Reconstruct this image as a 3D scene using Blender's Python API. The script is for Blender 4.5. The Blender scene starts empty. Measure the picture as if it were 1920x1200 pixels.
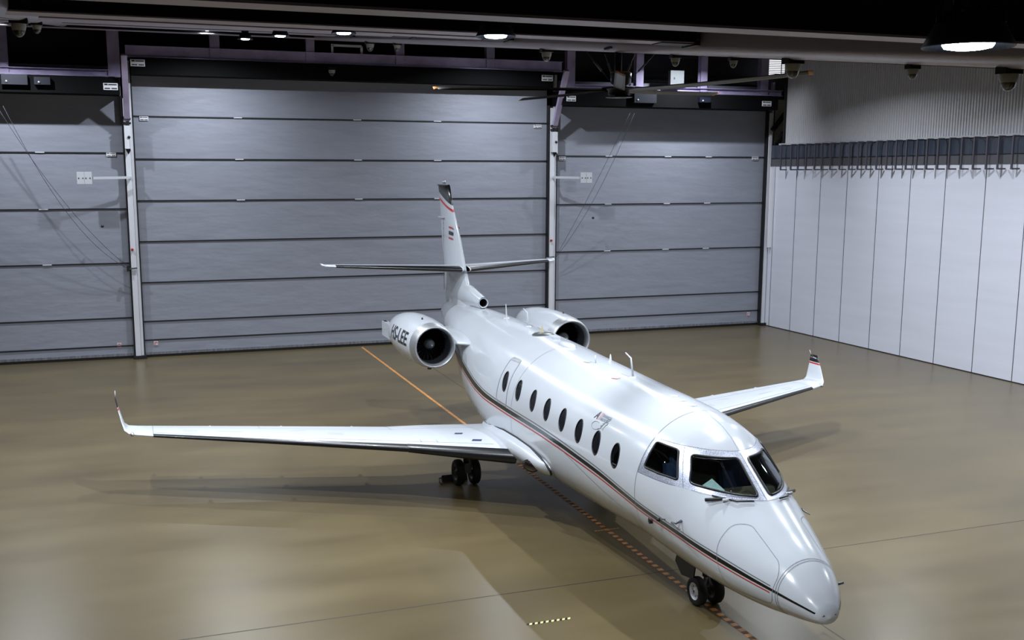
import bpy, bmesh, math, random
from mathutils import Vector, Matrix
random.seed(7)
D = bpy.data
SC = bpy.context.scene
COL = SC.collection
PI = math.pi
def R(a): return math.radians(a)

# ------------------------------------------------------------------ camera, world, exposure
CAM_H = 6.717
cd = D.cameras.new('camera'); cam = D.objects.new('camera', cd); COL.objects.link(cam)
YAW, PITCH, ROLL = -0.342, -0.164, 0.001
_f = Vector((-math.sin(YAW), math.cos(YAW), 0)); _r = Vector((math.cos(YAW), math.sin(YAW), 0))
_F = _f*math.cos(PITCH)+Vector((0, 0, math.sin(PITCH))); _U = -_f*math.sin(PITCH)+Vector((0, 0, math.cos(PITCH)))
_R = _r*math.cos(ROLL)+_U*math.sin(ROLL); _U2 = -_r*math.sin(ROLL)+_U*math.cos(ROLL)
m3 = Matrix((_R, _U2, -_F)).transposed()
cam.matrix_world = Matrix.Translation((0, 0, CAM_H)) @ m3.to_4x4()
cd.sensor_width = 36; cd.lens = 2010.08/1920*36
cd.shift_x = (960-917.93)/1920; cd.shift_y = (657.14-600)/1920
cd.clip_start = .1; cd.clip_end = 300
SC.camera = cam
SC.view_settings.view_transform = 'Standard'; SC.view_settings.look = 'None'
SC.view_settings.exposure = 0.0; SC.view_settings.gamma = 1; SC.view_settings.use_curve_mapping = False
w = D.worlds.new('hall_dusk'); SC.world = w; w.use_nodes = True
bg = w.node_tree.nodes['Background']; bg.inputs[0].default_value = (.75, .8, 1, 1); bg.inputs[1].default_value = .015
LAMP_POWER = 440.0      # watts of each high bay lamp
LAMP_SPREAD = 156

# ------------------------------------------------------------------ material helpers
MATS = {}
def srgb(h):
    if isinstance(h, str):
        h = [int(h[i:i+2], 16)/255 for i in (0, 2, 4)]
    return tuple((c/12.92 if c <= .04045 else ((c+.055)/1.055)**2.4) for c in h)+(1,)
def mat(name, col, rough=.5, metal=0, spec=.5, coat=0, emit=None, es=1, noise=None, bump=None, trans=0, alpha=1):
    m = D.materials.new(name); m.use_nodes = True; nt = m.node_tree; b = nt.nodes['Principled BSDF']
    c = srgb(col); b.inputs['Base Color'].default_value = c; b.inputs['Roughness'].default_value = rough
    b.inputs['Metallic'].default_value = metal; b.inputs['Specular IOR Level'].default_value = spec
    b.inputs['Coat Weight'].default_value = coat; b.inputs['Coat Roughness'].default_value = .05
    b.inputs['Transmission Weight'].default_value = trans; b.inputs['Alpha'].default_value = alpha
    if emit: b.inputs['Emission Color'].default_value = srgb(emit); b.inputs['Emission Strength'].default_value = es
    tc = nt.nodes.new('ShaderNodeTexCoord')
    if noise:    # (scale xyz, amount)
        mp = nt.nodes.new('ShaderNodeMapping'); mp.inputs['Scale'].default_value = noise[0]
        nz = nt.nodes.new('ShaderNodeTexNoise'); nz.inputs['Scale'].default_value = 1; nz.inputs['Detail'].default_value = 4
        nt.links.new(tc.outputs['Object'], mp.inputs[0]); nt.links.new(mp.outputs[0], nz.inputs[0])
        rp = nt.nodes.new('ShaderNodeValToRGB'); a = noise[1]
        rp.color_ramp.elements[0].position = .3; rp.color_ramp.elements[1].position = .7
        rp.color_ramp.elements[0].color = tuple(x*(1-a) for x in c[:3])+(1,); rp.color_ramp.elements[1].color = tuple(min(1, x*(1+a)) for x in c[:3])+(1,)
        nt.links.new(nz.outputs[0], rp.inputs[0]); nt.links.new(rp.outputs[0], b.inputs['Base Color'])
    if bump:     # (scale xyz, strength, distance)
        mp = nt.nodes.new('ShaderNodeMapping'); mp.inputs['Scale'].default_value = bump[0]
        nz = nt.nodes.new('ShaderNodeTexNoise'); nz.inputs['Scale'].default_value = 1; nz.inputs['Detail'].default_value = 3
        nt.links.new(tc.outputs['Object'], mp.inputs[0]); nt.links.new(mp.outputs[0], nz.inputs[0])
        bp = nt.nodes.new('ShaderNodeBump'); bp.inputs['Strength'].default_value = bump[1]; bp.inputs['Distance'].default_value = bump[2]
        nt.links.new(nz.outputs[0], bp.inputs['Height']); nt.links.new(bp.outputs[0], b.inputs['Normal'])
    MATS[name] = m
    return m
def nodes_of(m): return m.node_tree.nodes, m.node_tree.links

WHITE = mat('white_paint', 'c0c4cb', .22, coat=.6, noise=((.9, .9, 2.2), .025))
PLAIN = mat('white_plain', 'c6cad1', .3, coat=.3)
BLACKP = mat('black_paint', '0c0c0e', .25, coat=.5)
GREYP = mat('grey_paint', '6e7274', .35)
REDP = mat('red_paint', 'b5302a', .35)
LINE = mat('panel_line', '74777f', .5)
BOOT = mat('rubber_boot', '121317', .33, coat=.15, noise=((6, 6, 6), .25))
CHROME = mat('polished_lip', 'b4b6ba', .4, metal=.75)
ALU = mat('bare_aluminium', 'b7bcc9', .34, metal=.55, noise=((30, 30, 30), .12))
RIVET = mat('rivet', 'e6e8f0', .3, metal=.5)
SEAL = mat('window_seal', '111214', .4)
DUCT = mat('duct_inside', '55585f', .35, metal=.6)
BLADE = mat('fan_blade', '16171b', .3, metal=.7)
SPIN = mat('spinner_grey', '55585a', .3)
TYRE = mat('tyre_rubber', '0b0b0c', .75, bump=((60, 60, 60), .2, .01))
HUB = mat('wheel_hub_white', 'd3d2da', .4)
HUBD = mat('wheel_hub_dark', '3c3e3d', .45)
STEEL = mat('gear_steel', '6d6f72', .35, metal=.6)
DARKM = mat('dark_metal', '1b1a1e', .45, metal=.3)
LENS = mat('light_lens', '1a1412', .08, coat=1)
COCK = mat('cockpit_trim', '6a6352', .8, noise=((4, 4, 4), .4))
COCKB = mat('cockpit_blue', '3a4f78', .8)
PAPER = mat('paper_green', 'bfdcdc', .6, noise=((14, 14, 14), .12))
def glass_mat(name, col, mixf):
    m = D.materials.new(name); m.use_nodes = True; nt = m.node_tree; nt.nodes.clear()
    o = nt.nodes.new('ShaderNodeOutputMaterial'); g = nt.nodes.new('ShaderNodeBsdfGlossy'); t = nt.nodes.new('ShaderNodeBsdfTransparent')
    g.inputs['Roughness'].default_value = .02; g.inputs['Color'].default_value = (.9, .95, 1, 1); t.inputs['Color'].default_value = col
    fr = nt.nodes.new('ShaderNodeFresnel'); fr.inputs['IOR'].default_value = 1.45
    mx = nt.nodes.new('ShaderNodeMixShader'); ad = nt.nodes.new('ShaderNodeMath'); ad.operation = 'ADD'; ad.inputs[1].default_value = mixf; ad.use_clamp = True
    nt.links.new(fr.outputs[0], ad.inputs[0]); nt.links.new(ad.outputs[0], mx.inputs[0]); nt.links.new(t.outputs[0], mx.inputs[1]); nt.links.new(g.outputs[0], mx.inputs[2]); nt.links.new(mx.outputs[0], o.inputs[0])
    MATS[name] = m; return m
GLASS = glass_mat('cockpit_glass', (.62, .68, .66, 1), .03)
CABGLASS = glass_mat('cabin_glass', (.16, .16, .17, 1), .02)
CLEARD = glass_mat('dome_glass', (.5, .5, .52, 1), .06)

# ------------------------------------------------------------------ mesh helpers
class MB:
    """collects geometry for one mesh object"""
    def __init__(s): s.v = []; s.f = []; s.mi = []; s.mats = []; s.sm = []
    def _m(s, m):
        if m not in s.mats: s.mats.append(m)
        return s.mats.index(m)
    def add(s, vs, fs, m, smooth=False):
        o = len(s.v); k = s._m(m); s.v += [tuple(v) for v in vs]
        for f in fs: s.f.append([i+o for i in f]); s.mi.append(k); s.sm.append(smooth)
        return s
    def box(s, a, b, m):
        x0, y0, z0 = [min(a[i], b[i]) for i in range(3)]; x1, y1, z1 = [max(a[i], b[i]) for i in range(3)]
        return s.add([(x0, y0, z0), (x1, y0, z0), (x1, y1, z0), (x0, y1, z0), (x0, y0, z1), (x1, y0, z1), (x1, y1, z1), (x0, y1, z1)],
                     [(0, 3, 2, 1), (4, 5, 6, 7), (0, 1, 5, 4), (1, 2, 6, 5), (2, 3, 7, 6), (3, 0, 4, 7)], m)
    def bar(s, p, q, wd, ht, m, up=(0, 0, 1)):
        p = Vector(p); q = Vector(q); d = (q-p).normalized(); u = Vector(up)
        if abs(d.dot(u)) > .98: u = Vector((0, 1, 0))
        sd = d.cross(u).normalized()*wd/2; u = sd.cross(d).normalized()*ht/2
        vs = [e+sx*sd+sz*u for e in (p, q) for sx, sz in ((-1, -1), (1, -1), (1, 1), (-1, 1))]
        return s.add(vs, [(0, 1, 2, 3), (7, 6, 5, 4), (0, 4, 5, 1), (1, 5, 6, 2), (2, 6, 7, 3), (3, 7, 4, 0)], m)
    def tube(s, pts, r, m, n=8, closed=False, cap=True):
        pts = [Vector(p) for p in pts]; N = len(pts); vs = []; fs = []
        rr = r if isinstance(r, (list, tuple)) else [r]*N
        prev = None
        for i, p in enumerate(pts):
            a = pts[(i-1) % N] if (i or closed) else p; b = pts[(i+1) % N] if (i < N-1 or closed) else p
            d = (b-a).normalized() if (b-a).length > 1e-9 else Vector((0, 0, 1))
            if prev is None:
                u = Vector((0, 0, 1)) if abs(d.z) < .9 else Vector((1, 0, 0))
            else: u = prev
            sd = d.cross(u).normalized(); u = sd.cross(d).normalized(); prev = u
            for k in range(n):
                an = 2*PI*k/n; vs.append(p+(sd*math.cos(an)+u*math.sin(an))*rr[i])
        M = N if closed else N-1
        for i in range(M):
            for k in range(n):
                a = i*n+k; b = i*n+(k+1) % n; c = ((i+1) % N)*n+(k+1) % n; d_ = ((i+1) % N)*n+k
                fs.append((a, b, c, d_))
        s.add(vs, fs, m, True)
        if cap and not closed:
            o = len(s.v)-len(vs); k = s._m(m)
            s.f.append([o+j for j in range(n)][::-1]); s.mi.append(k); s.sm.append(False)
            s.f.append([o+(N-1)*n+j for j in range(n)]); s.mi.append(k); s.sm.append(False)
        return s
    def lathe(s, prof, m, c=(0, 0, 0), axis='z', n=32, smooth=True, mats=None):
        """prof: list of (radius, along)"""
        vs = []; c = Vector(c)
        for (r, h) in prof:
            for k in range(n):
                a = 2*PI*k/n; p, q = r*math.cos(a), r*math.sin(a)
                vs.append(c+Vector({'z': (p, q, h), 'x': (h, p, q), 'y': (q, h, p)}[axis]))
        o = len(s.v); s.v += [tuple(v) for v in vs]
        for i in range(len(prof)-1):
            mm = s._m(mats[i] if mats else m)
            for k in range(n):
                s.f.append([o+i*n+k, o+i*n+(k+1) % n, o+(i+1)*n+(k+1) % n, o+(i+1)*n+k]); s.mi.append(mm); s.sm.append(smooth)
        return s
    def grid(s, rows, m, closed=False, smooth=True, mf=None):
        nr = len(rows); nc = len(rows[0]); o = len(s.v)
        for r in rows: s.v += [tuple(p) for p in r]
        for i in range(nr-1):
            for j in range(nc if closed else nc-1):
                k = (j+1) % nc; mm = m if mf is None else mf(i, j)
                if mm is None: continue
                s.f.append([o+i*nc+j, o+i*nc+k, o+(i+1)*nc+k, o+(i+1)*nc+j]); s.mi.append(s._m(mm)); s.sm.append(smooth)
        return s
    def poly(s, pts, m):
        return s.add(pts, [tuple(range(len(pts)))], m)
    def build(s, name, parent=None, loc=None, label=None, fixn=True):
        me = D.meshes.new(name); me.from_pydata(s.v, [], s.f); 
        for m in s.mats: me.materials.append(m)
        me.polygons.foreach_set('material_index', s.mi); me.polygons.foreach_set('use_smooth', s.sm)
        if fixn:
            bm = bmesh.new(); bm.from_mesh(me); bmesh.ops.remove_doubles(bm, verts=bm.verts, dist=1e-5); bmesh.ops.recalc_face_normals(bm, faces=bm.faces); bm.to_mesh(me); bm.free()
        me.update()
        o = D.objects.new(name, me); COL.objects.link(o)
        if parent: o.parent = parent
        if loc: o.location = loc
        if label: o['label'] = label
        return o
def tag(o, label, cat, group=None, kind=None):
    if kind: o['kind'] = kind
    if label: o['label'] = label
    if cat: o['category'] = cat
    if group: o['group'] = group
    return o
def empty(name, loc, label=None, cat=None, group=None, rz=0, parent=None):
    o = D.objects.new(name, None); COL.objects.link(o); o.location = loc; o.rotation_euler.z = rz; o.empty_display_size = .2
    if parent: o.parent = parent
    if label: tag(o, label, cat, group)
    return o
def copy_tree(o, parent=None):
    c = o.copy(); COL.objects.link(c); c.parent = parent
    for ch in [x for x in D.objects if x.parent == o]: copy_tree(ch, c)
    return c
def struct(o, label=None):
    o['kind'] = 'structure'
    if label: o['label'] = label; o['category'] = 'building'
    return o
def text_mesh(txt, size, shear=0, bold=0):
    cu = D.curves.new('t', 'FONT'); cu.body = txt; cu.size = size; cu.shear = shear; cu.offset = bold; cu.resolution_u = 3
    ob = D.objects.new('t', cu); COL.objects.link(ob); bpy.context.view_layer.update()
    me = D.meshes.new_from_object(ob.evaluated_get(bpy.context.evaluated_depsgraph_get()))
    D.objects.remove(ob); bm = bmesh.new(); bm.from_mesh(me); D.meshes.remove(me)
    bmesh.ops.triangulate(bm, faces=bm.faces)
    for _ in range(2):
        es = [e for e in bm.edges if e.calc_length() > size*.12]
        if es: bmesh.ops.subdivide_edges(bm, edges=es, cuts=1)
    bmesh.ops.triangulate(bm, faces=bm.faces)
    bm.verts.ensure_lookup_table()
    vs = [v.co.copy() for v in bm.verts]; fs = [[v.index for v in f.verts] for f in bm.faces]; bm.free()
    w_ = max(v.x for v in vs); return vs, fs, w_

# ------------------------------------------------------------------ hangar dimensions
YW = 40.956      # plane of the big doors
XW = 27.578      # plane of the right hand wall
ZT = 7.95        # ledge between the panels and the corrugated sheet
def roofz(y): return 6.86+.121*y

# floor -----------------------------------------------------------
FLOOR = D.materials.new('epoxy_floor'); FLOOR.use_nodes = True
n_, l_ = nodes_of(FLOOR); b = n_['Principled BSDF']
tc = n_.new('ShaderNodeTexCoord'); mp = n_.new('ShaderNodeMapping'); mp.inputs['Scale'].default_value = (.22, .75, 1); mp.inputs['Rotation'].default_value = (0, 0, R(8))
nz = n_.new('ShaderNodeTexNoise'); nz.inputs['Scale'].default_value = 1; nz.inputs['Detail'].default_value = 5; nz.inputs['Roughness'].default_value = .5
rp = n_.new('ShaderNodeValToRGB'); rp.color_ramp.elements[0].position = .25; rp.color_ramp.elements[1].position = .78
rp.color_ramp.elements[0].color = srgb('594d35'); rp.color_ramp.elements[1].color = srgb('6c5f42')
l_.new(tc.outputs['Object'], mp.inputs[0]); l_.new(mp.outputs[0], nz.inputs[0]); l_.new(nz.outputs[0], rp.inputs[0])
nz2 = n_.new('ShaderNodeTexNoise'); nz2.inputs['Scale'].default_value = .35; nz2.inputs['Detail'].default_value = 3
l_.new(tc.outputs['Object'], nz2.inputs[0])
mx = n_.new('ShaderNodeMixRGB'); mx.blend_type = 'MULTIPLY'; mx.inputs[0].default_value = 1
rp2 = n_.new('ShaderNodeValToRGB'); rp2.color_ramp.elements[0].position = .3; rp2.color_ramp.elements[1].position = .7
rp2.color_ramp.elements[0].color = (.86, .85, .86, 1); rp2.color_ramp.elements[1].color = (1, 1, 1, 1)
l_.new(nz2.outputs[0], rp2.inputs[0]); l_.new(rp.outputs[0], mx.inputs[1]); l_.new(rp2.outputs[0], mx.inputs[2]); l_.new(mx.outputs[0], b.inputs['Base Color'])
mr = n_.new('ShaderNodeMapRange'); mr.inputs['To Min'].default_value = .24; mr.inputs['To Max'].default_value = .38
l_.new(nz.outputs[0], mr.inputs[0]); l_.new(mr.outputs[0], b.inputs['Roughness']); b.inputs['Specular IOR Level'].default_value = .42
bp = n_.new('ShaderNodeBump'); bp.inputs['Strength'].default_value = .05; bp.inputs['Distance'].default_value = .01
nz3 = n_.new('ShaderNodeTexNoise'); nz3.inputs['Scale'].default_value = 1.6; nz3.inputs['Detail'].default_value = 4
l_.new(tc.outputs['Object'], nz3.inputs[0]); l_.new(nz3.outputs[0], bp.inputs['Height']); l_.new(bp.outputs[0], b.inputs['Normal'])
JOINT = mat('floor_joint', '2a261f', .6)
fl = MB(); fl.add([(-8, -4, 0), (XW+.3, -4, 0), (XW+.3, YW+1, 0), (-8, YW+1, 0)], [(0, 1, 2, 3)], FLOOR)
def strip(mb, a, b_, wd, z, m):
    a = Vector(a); b_ = Vector(b_); d = (b_-a).normalized(); s_ = Vector((-d.y, d.x, 0))*wd/2
    mb.add([(a.x-s_.x, a.y-s_.y, z), (b_.x-s_.x, b_.y-s_.y, z), (b_.x+s_.x, b_.y+s_.y, z), (a.x+s_.x, a.y+s_.y, z)], [(0, 1, 2, 3)], m)
strip(fl, (-7.5, 15.3), (XW, 15.63), .022, .0015, JOINT)
strip(fl, (9.39, -3.5), (10.65, YW), .02, .0015, JOINT)
floor = fl.build('floor', fixn=False); struct(floor)

# taped lines -----------------------------------------------------
ORANGE = mat('orange_tape', 'c98a4a', .5, noise=((8, 8, 1), .25)); DKOR = mat('orange_tape_dark', '5a3a1e', .6)
YEL = mat('yellow_tape', 'e8dc9a', .5); BLK = mat('black_tape', '15130f', .5)
def oline(y): return 9.167+(8.59-9.167)*(40.468-y)/(40.468-12.584)
tl = MB(); strip(tl, (oline(40.6), 40.6), (oline(25.2), 25.2), .085, .003, ORANGE)
y = 25.0; k = 0
while y > 9:
    strip(tl, (oline(y), y), (oline(y-.1), y-.1), .1, .003, ORANGE if k % 2 == 0 else DKOR); y -= .1; k += 1
for k in range(8):
    x0 = 8.44+k*.066; strip(tl, (x0, 17.74), (x0+.05, 17.745), .05, .004, ORANGE)
tag(tl.build('guide_line', fixn=False), 'long orange taped guide line on the floor running under the jet to the grey doors', 'floor line')
tm = MB()
for k in range(16):
    x0 = 5.666+k*.0448; a = .03
    tm.add([(x0, 14.225, .003), (x0+.0448, 14.225, .003), (x0+.0448-a, 14.165, .003), (x0-a, 14.165, .003)], [(0, 3, 2, 1)], YEL if k % 2 else BLK)
tag(tm.build('hazard_tape', fixn=False), 'short yellow and black striped tape strip stuck on the floor left of the nose wheels', 'floor tape')

# ------------------------------------------------------------------ rear wall with three fabric doors
DOORM = D.materials.new('door_fabric'); DOORM.use_nodes = True
n_, l_ = nodes_of(DOORM); b = n_['Principled BSDF']; b.inputs['Roughness'].default_value = .5
tc = n_.new('ShaderNodeTexCoord'); mp = n_.new('ShaderNodeMapping'); mp.inputs['Scale'].default_value = (.6, 1, 4)
nz = n_.new('ShaderNodeTexNoise'); nz.inputs['Scale'].default_value = 1; nz.inputs['Detail'].default_value = 6
rp = n_.new('ShaderNodeValToRGB'); rp.color_ramp.elements[0].color = srgb('858895'); rp.color_ramp.elements[1].color = srgb('989ba8')
l_.new(tc.outputs['Object'], mp.inputs[0]); l_.new(mp.outputs[0], nz.inputs[0]); l_.new(nz.outputs[0], rp.inputs[0]); l_.new(rp.outputs[0], b.inputs['Base Color'])
nz2 = n_.new('ShaderNodeTexNoise'); nz2.inputs['Scale'].default_value = 1; nz2.inputs['Detail'].default_value = 3
mp2 = n_.new('ShaderNodeMapping'); mp2.inputs['Scale'].default_value = (.8, 1, 2.4); l_.new(tc.outputs['Object'], mp2.inputs[0]); l_.new(mp2.outputs[0], nz2.inputs[0])
bp = n_.new('ShaderNodeBump'); bp.inputs['Strength'].default_value = .5; bp.inputs['Distance'].default_value = .05
l_.new(nz2.outputs[0], bp.inputs['Height']); l_.new(bp.outputs[0], b.inputs['Normal'])
SEAM = mat('door_seam', '1c1c22', .5); ALUBAR = mat('door_bottom_bar', '8a8b93', .4, metal=.5, noise=((14, 3, 3), .3)); RUBBER = mat('door_rubber', '101013', .6)
PLATE = mat('plate_white', 'eeeef4', .4); INK = mat('ink_black', '17171c', .5); PINK = mat('sign_pink', 'e2c6c8', .5)
SHINY = mat('seam_clip', 'd8dae4', .3)
DRUM = mat('drum_housing', '040406', .8, spec=.15)
def plate(mb, x0, x1, z0, z1, y):
    mb.box((x0, y, z0), (x1, y+.02, z1), PLATE)
    h = z1-z0; wd = x1-x0; yy = y-.004
    mb.box((x0+wd*.07, yy, z0+h*.68), (x0+wd*.3, y, z0+h*.9), INK); mb.box((x0+wd*.34, yy, z0+h*.7), (x0+wd*.93, y, z0+h*.86), INK)
    for k in range(9):
        if k in (4,): continue
        xx = x0+wd*(.09+k*.095); mb.box((xx, yy, z0+h*.12), (xx+wd*.075, y, z0+h*.32), INK)
def small_sign(mb, x, z, y):
    mb.box((x, y, z), (x+.15, y+.01, z+.15), PINK)
    pts = [(x+.075+.05*math.cos(a), y-.003, z+.06+.05*math.sin(a)) for a in [R(10+20*k) for k in range(9)]]
    mb.tube(pts, .008, INK, 5); mb.box((x+.03, y-.005, z+.02), (x+.05, y, z+.06), REDP)
def make_door(n, x0, x1, seams, top, plates, sign, label):
    mb = MB(); mb.box((x0, YW, .18), (x1, YW+.06, top), DOORM)
    d = mb.build('door_%d' % n); struct(d)
    sm = MB()
    for z in seams: sm.box((x0, YW-.03, z-.022), (x1, YW, z+.022), SEAM)
    for z in seams[-3:]:
        for fx in (.22, .5, .7): 
            xx = x0+(x1-x0)*fx; sm.box((xx, YW-.045, z-.012), (xx+.3, YW-.03, z+.02), SHINY)
    sm.build('seam', d)
    bb = MB(); bb.box((x0, YW-.05, .1), (x1, YW+.08, .19), ALUBAR); bb.build('bottom_bar', d)
    rb = MB(); rb.box((x0, YW-.03, 0.002), (x1, YW+.07, .1), RUBBER); rb.build('rubber_edge', d)
    for (a, b2, c, e, yy) in plates:
        pm = MB(); plate(pm, a, b2, c, e, yy-.02); pm.build('instruction_plate', d, label='white plate with black printed lines')
    for sx in (sign if isinstance(sign, (list, tuple)) else [sign]):
        ss = MB(); small_sign(ss, sx, .44, YW-.03); ss.build('warning_sign', d, label='small square pink warning sign')
    return d
S3 = [1.5, 3.49, 5.44, 7.41]
make_door(1, -9, .74, [.47]+S3, 10.4, [(.15, .47, 7.29, 7.42, YW-.02)], .15, '')
make_door(2, 1.12, 17.02, [.64, 1.33, 2.76, 4.25, 5.72, 7.2, 8.7], 11.0, [(1.33, 1.63, 8.55, 8.70, YW-.02), (16.45, 16.78, 8.51, 8.65, YW-.02)], 1.43, '')
make_door(3, 17.5, 27.36, [.66]+S3, 10.4, [(17.57, 17.85, 7.24, 7.39, YW-.02), (26.71, 27.03, 7.29, 7.44, YW-.02)], 26.78, '')

# drum housings (black boxes above the doors)
def housing(x0, x1, z0, z1, y0, plates, label, details):
    e = empty('door_housing', ((x0+x1)/2, YW-.2, z0), label, 'door housing', 'black housings above the doors')
    mb = MB(); mb.box((x0, y0, z0), (x1, YW-.01, z1), DRUM)
    o = mb.build('casing', e); o.matrix_parent_inverse = Matrix.Translation(e.location).inverted()
    for (a, b2, c, d2) in plates:
        pm = MB(); plate(pm, a, b2, c, d2, y0-.02); q = pm.build('instruction_plate', e, label='white plate with black printed lines'); q.matrix_parent_inverse = Matrix.Translation(e.location).inverted()
    if details:
        BLUE = MATS.get('motor_blue') or mat('motor_blue', '070b1c', .5)
        for (xx, zz, ww, hh) in details:
            mm = MB(); mm.box((xx, y0-.18, zz), (xx+ww, y0, zz+hh), BLUE); mm.lathe([(0, -.2), (.04, -.2), (.04, -.18)], CHROME, (xx+.15, y0, zz+hh*.3), 'y', 10)
            q = mm.build('motor_unit', e, label='dark blue motor unit'); q.matrix_parent_inverse = Matrix.Translation(e.location).inverted()
    return e
housing(-9, .70, 9.375, 9.93, YW-1.1, [(.17, .64, 9.51, 9.74)], 'black roller housing over the left grey door', [(-3.0, 9.6, .8, .33), (-2.0, 9.62, .5, .25)])
housing(1.1, 16.98, 10.1, 10.66, YW-.75, [(1.1, 1.58, 10.36, 10.59), (16.48, 16.95, 10.3, 10.53)], 'long black roller housing over the widest middle door', [])
housing(17.25, 27.2, 9.375, 9.93, YW-1.1, [(26.4, 26.85, 9.52, 9.73), (17.4, 17.8, 9.52, 9.73)], 'black roller housing over the right grey door', [(20.3, 9.52, 1.0, .36), (23.3, 9.6, .5, .2)])

# wall above the doors
DKWALL = mat('dark_cladding', '17181b', .8, noise=((.3, 1, 3), .3)); LILAC = mat('lilac_steel', 'b0a4c6', .38, metal=.25, noise=((2, 2, 2), .18))
wb = MB(); wb.box((-9, YW+.9, 9.0), (XW+1.5, YW+1.0, 13.2), DKWALL); wb.box((-9, YW+.2, 9.95), (.7, YW+.9, 10.0), DKWALL); wb.box((17.4, YW+.2, 9.95), (XW, YW+.9, 10.0), DKWALL)
wb.box((-9, YW+.08, 0), (27.42, YW+.12, 9.4), DKWALL)
for z in (10.55, 10.9, 11.6, 12.2): wb.box((-9, YW+.82, z), (XW, YW+.9, z+.06), DKWALL)
struct(wb.build('wall_rear'))
YB = YW-.62
def hbeam(name, x0, x1, z0, z1, label):
    mb = MB(); mb.box((x0, YB+.02, z0), (x1, YB+.05, z1), LILAC); mb.box((x0, YB-.1, z0-.02), (x1, YB+.17, z0), LILAC); mb.box((x0, YB-.1, z1), (x1, YB+.17, z1+.02), LILAC)
    return tag(mb.build(name), label, 'steel beam', 'lilac steel beams over the doors')
hbeam('header_beam', -9, .36, 10.0, 10.2, 'lilac steel beam above the black housing of the left door')
hbeam('header_beam', .95, 17.4, 10.7, 11.05, 'long lilac steel beam above the black housing of the middle door')
hbeam('header_beam', 17.95, XW+.1, 10.0, 10.2, 'lilac steel beam above the black housing of the right door')
def post(x0, x1, z0, z1, label):
    mb = MB(); xc = (x0+x1)/2; y0 = YB-.02
    mb.box((x0, y0, z0), (x1, y0+.02, z1), LILAC); mb.box((x0, y0+.24, z0), (x1, y0+.26, z1), LILAC); mb.box((xc-.01, y0+.02, z0), (xc+.01, y0+.24, z1), LILAC)
    for zz in [z0+.08, z0+.2, z0+.32]:
        for xx in (x0-.03, x1+.01): mb.box((xx, y0-.0, zz), (xx+.02, y0+.02, zz+.02), INK)
    return tag(mb.build('steel_post'), label, 'steel post', 'lilac steel posts over the doors')
plist = [(-3.36, -2.8, 10.0, 'leftmost lilac steel post, cut by the left edge of the photo'), (.36, .76, 10.0, 'wide dark lilac steel post standing between left and middle door'),
 (3.81, 4.15, 10.7, 'short steel post on the middle beam, nearest to the left column'), (7.23, 7.54, 10.7, 'short steel post on the middle beam, second from the left'),
 (10.61, 10.94, 10.7, 'short steel post on the middle beam, third from the left'), (14.22, 14.55, 10.7, 'short steel post on the middle beam behind the bright fifth lamp'),
 (17.62, 17.97, 10.0, 'lilac steel post left of the ceiling fan mount'), (20.69, 21.02, 10.0, 'bright lilac steel post just right of the ceiling fan mount'),
 (23.69, 24.0, 10.0, 'lilac steel post right of the small grey electrical box'), (26.6, 26.98, 10.0, 'rightmost lilac steel post, left of the bright louvre')]
for a, b2, z0, lb in plist: post(a, b2, z0, 12.0, lb)

# white columns between the doors with their mechanisms
COLW = mat('column_white', 'd5d6de', .38, coat=.2, noise=((3, 3, 1), .05))
def column(x0, x1, side, label, box):
    e = empty('door_column', ((x0+x1)/2, YW-.15, 0), label, 'column', 'white columns between the doors')
    inv = Matrix.Translation(e.location).inverted()
    def pt(mb, nm, **k):
        q = mb.build(nm, e, **k); q.matrix_parent_inverse = inv; return q
    m = MB(); m.box((x0, YW-.28, .12), (x1-.1, YW-.02, 9.3), COLW); m.box((x1-.09, YW-.2, .12), (x1, YW-.02, 10.6), COLW); m.box((x1-.1, YW-.16, .12), (x1-.09, YW-.04, 9), INK)
    pt(m, 'column_body')
    m = MB(); m.box((x0-.06, YW-.24, .12), (x0-.02, YW-.02, 9.4), INK); m.box((x1+.01, YW-.2, .12), (x1+.05, YW-.02, 9.9), INK); m.box((x0-.08, YW-.36, 0.003), (x1+.08, YW-.0, .12), INK)
    pt(m, 'guide_rail', label='black guide rails and foot')
    if box:
        m = MB(); m.box((x0+.0, YW-.5, 7.55), (x0+.22, YW-.28, 8.35), COLW); m.box((x0-.01, YW-.5, 8.4), (x0+.24, YW-.28, 8.47), INK); m.box((x0-.01, YW-.5, 8.56), (x0+.24, YW-.28, 8.62), INK)
        m.lathe([(0, -.03), (.05, -.03), (.05, 0)], INK, (x0+.15, YW-.5, 7.95), 'y', 12); m.bar((x0+.2, YW-.51, 7.9), (x0+.2, YW-.51, 7.5), .03, .03, COLW)
        m.add([(x0, YW-.5, 7.55), (x0+.22, YW-.5, 7.55), (x0+.11, YW-.4, 7.35)], [(0, 1, 2)], INK)
        pt(m, 'latch_box', label='white latch box with black bands')
        m = MB(); m.lathe([(0, -.35), (.045, -.35), (.045, -.28), (0, -.28)], REDP, ((x0+x1)/2-.08, YW, 4.0), 'y', 12); pt(m, 'red_button')
        m = MB(); m.bar((x0-.12, YW-.34, 3.3), (x0+.2, YW-.34, 3.33), .05, .05, STEEL); m.box((x0-.16, YW-.4, 3.22), (x0-.06, YW-.3, 3.42), INK); pt(m, 'cable_cleat')
        a = MB(); s = side; y0 = YW-1.6
        a.bar((x0+.1-.45*0, y0, 10.65), (x0+.12, YW-.4, 8.55), .2, .14, LILAC, up=(0, 1, 0)); pt(a, 'swing_arm', label='lilac sloping arm')
    return e
column(.78, 1.07, -1, 'white column between the left and the middle grey door', True)
column(17.08, 17.37, 1, 'white column between the middle and the right grey door', True)
c3 = column(27.38, 27.62, 1, 'white column in the corner beside the white panelled wall', False)

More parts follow.
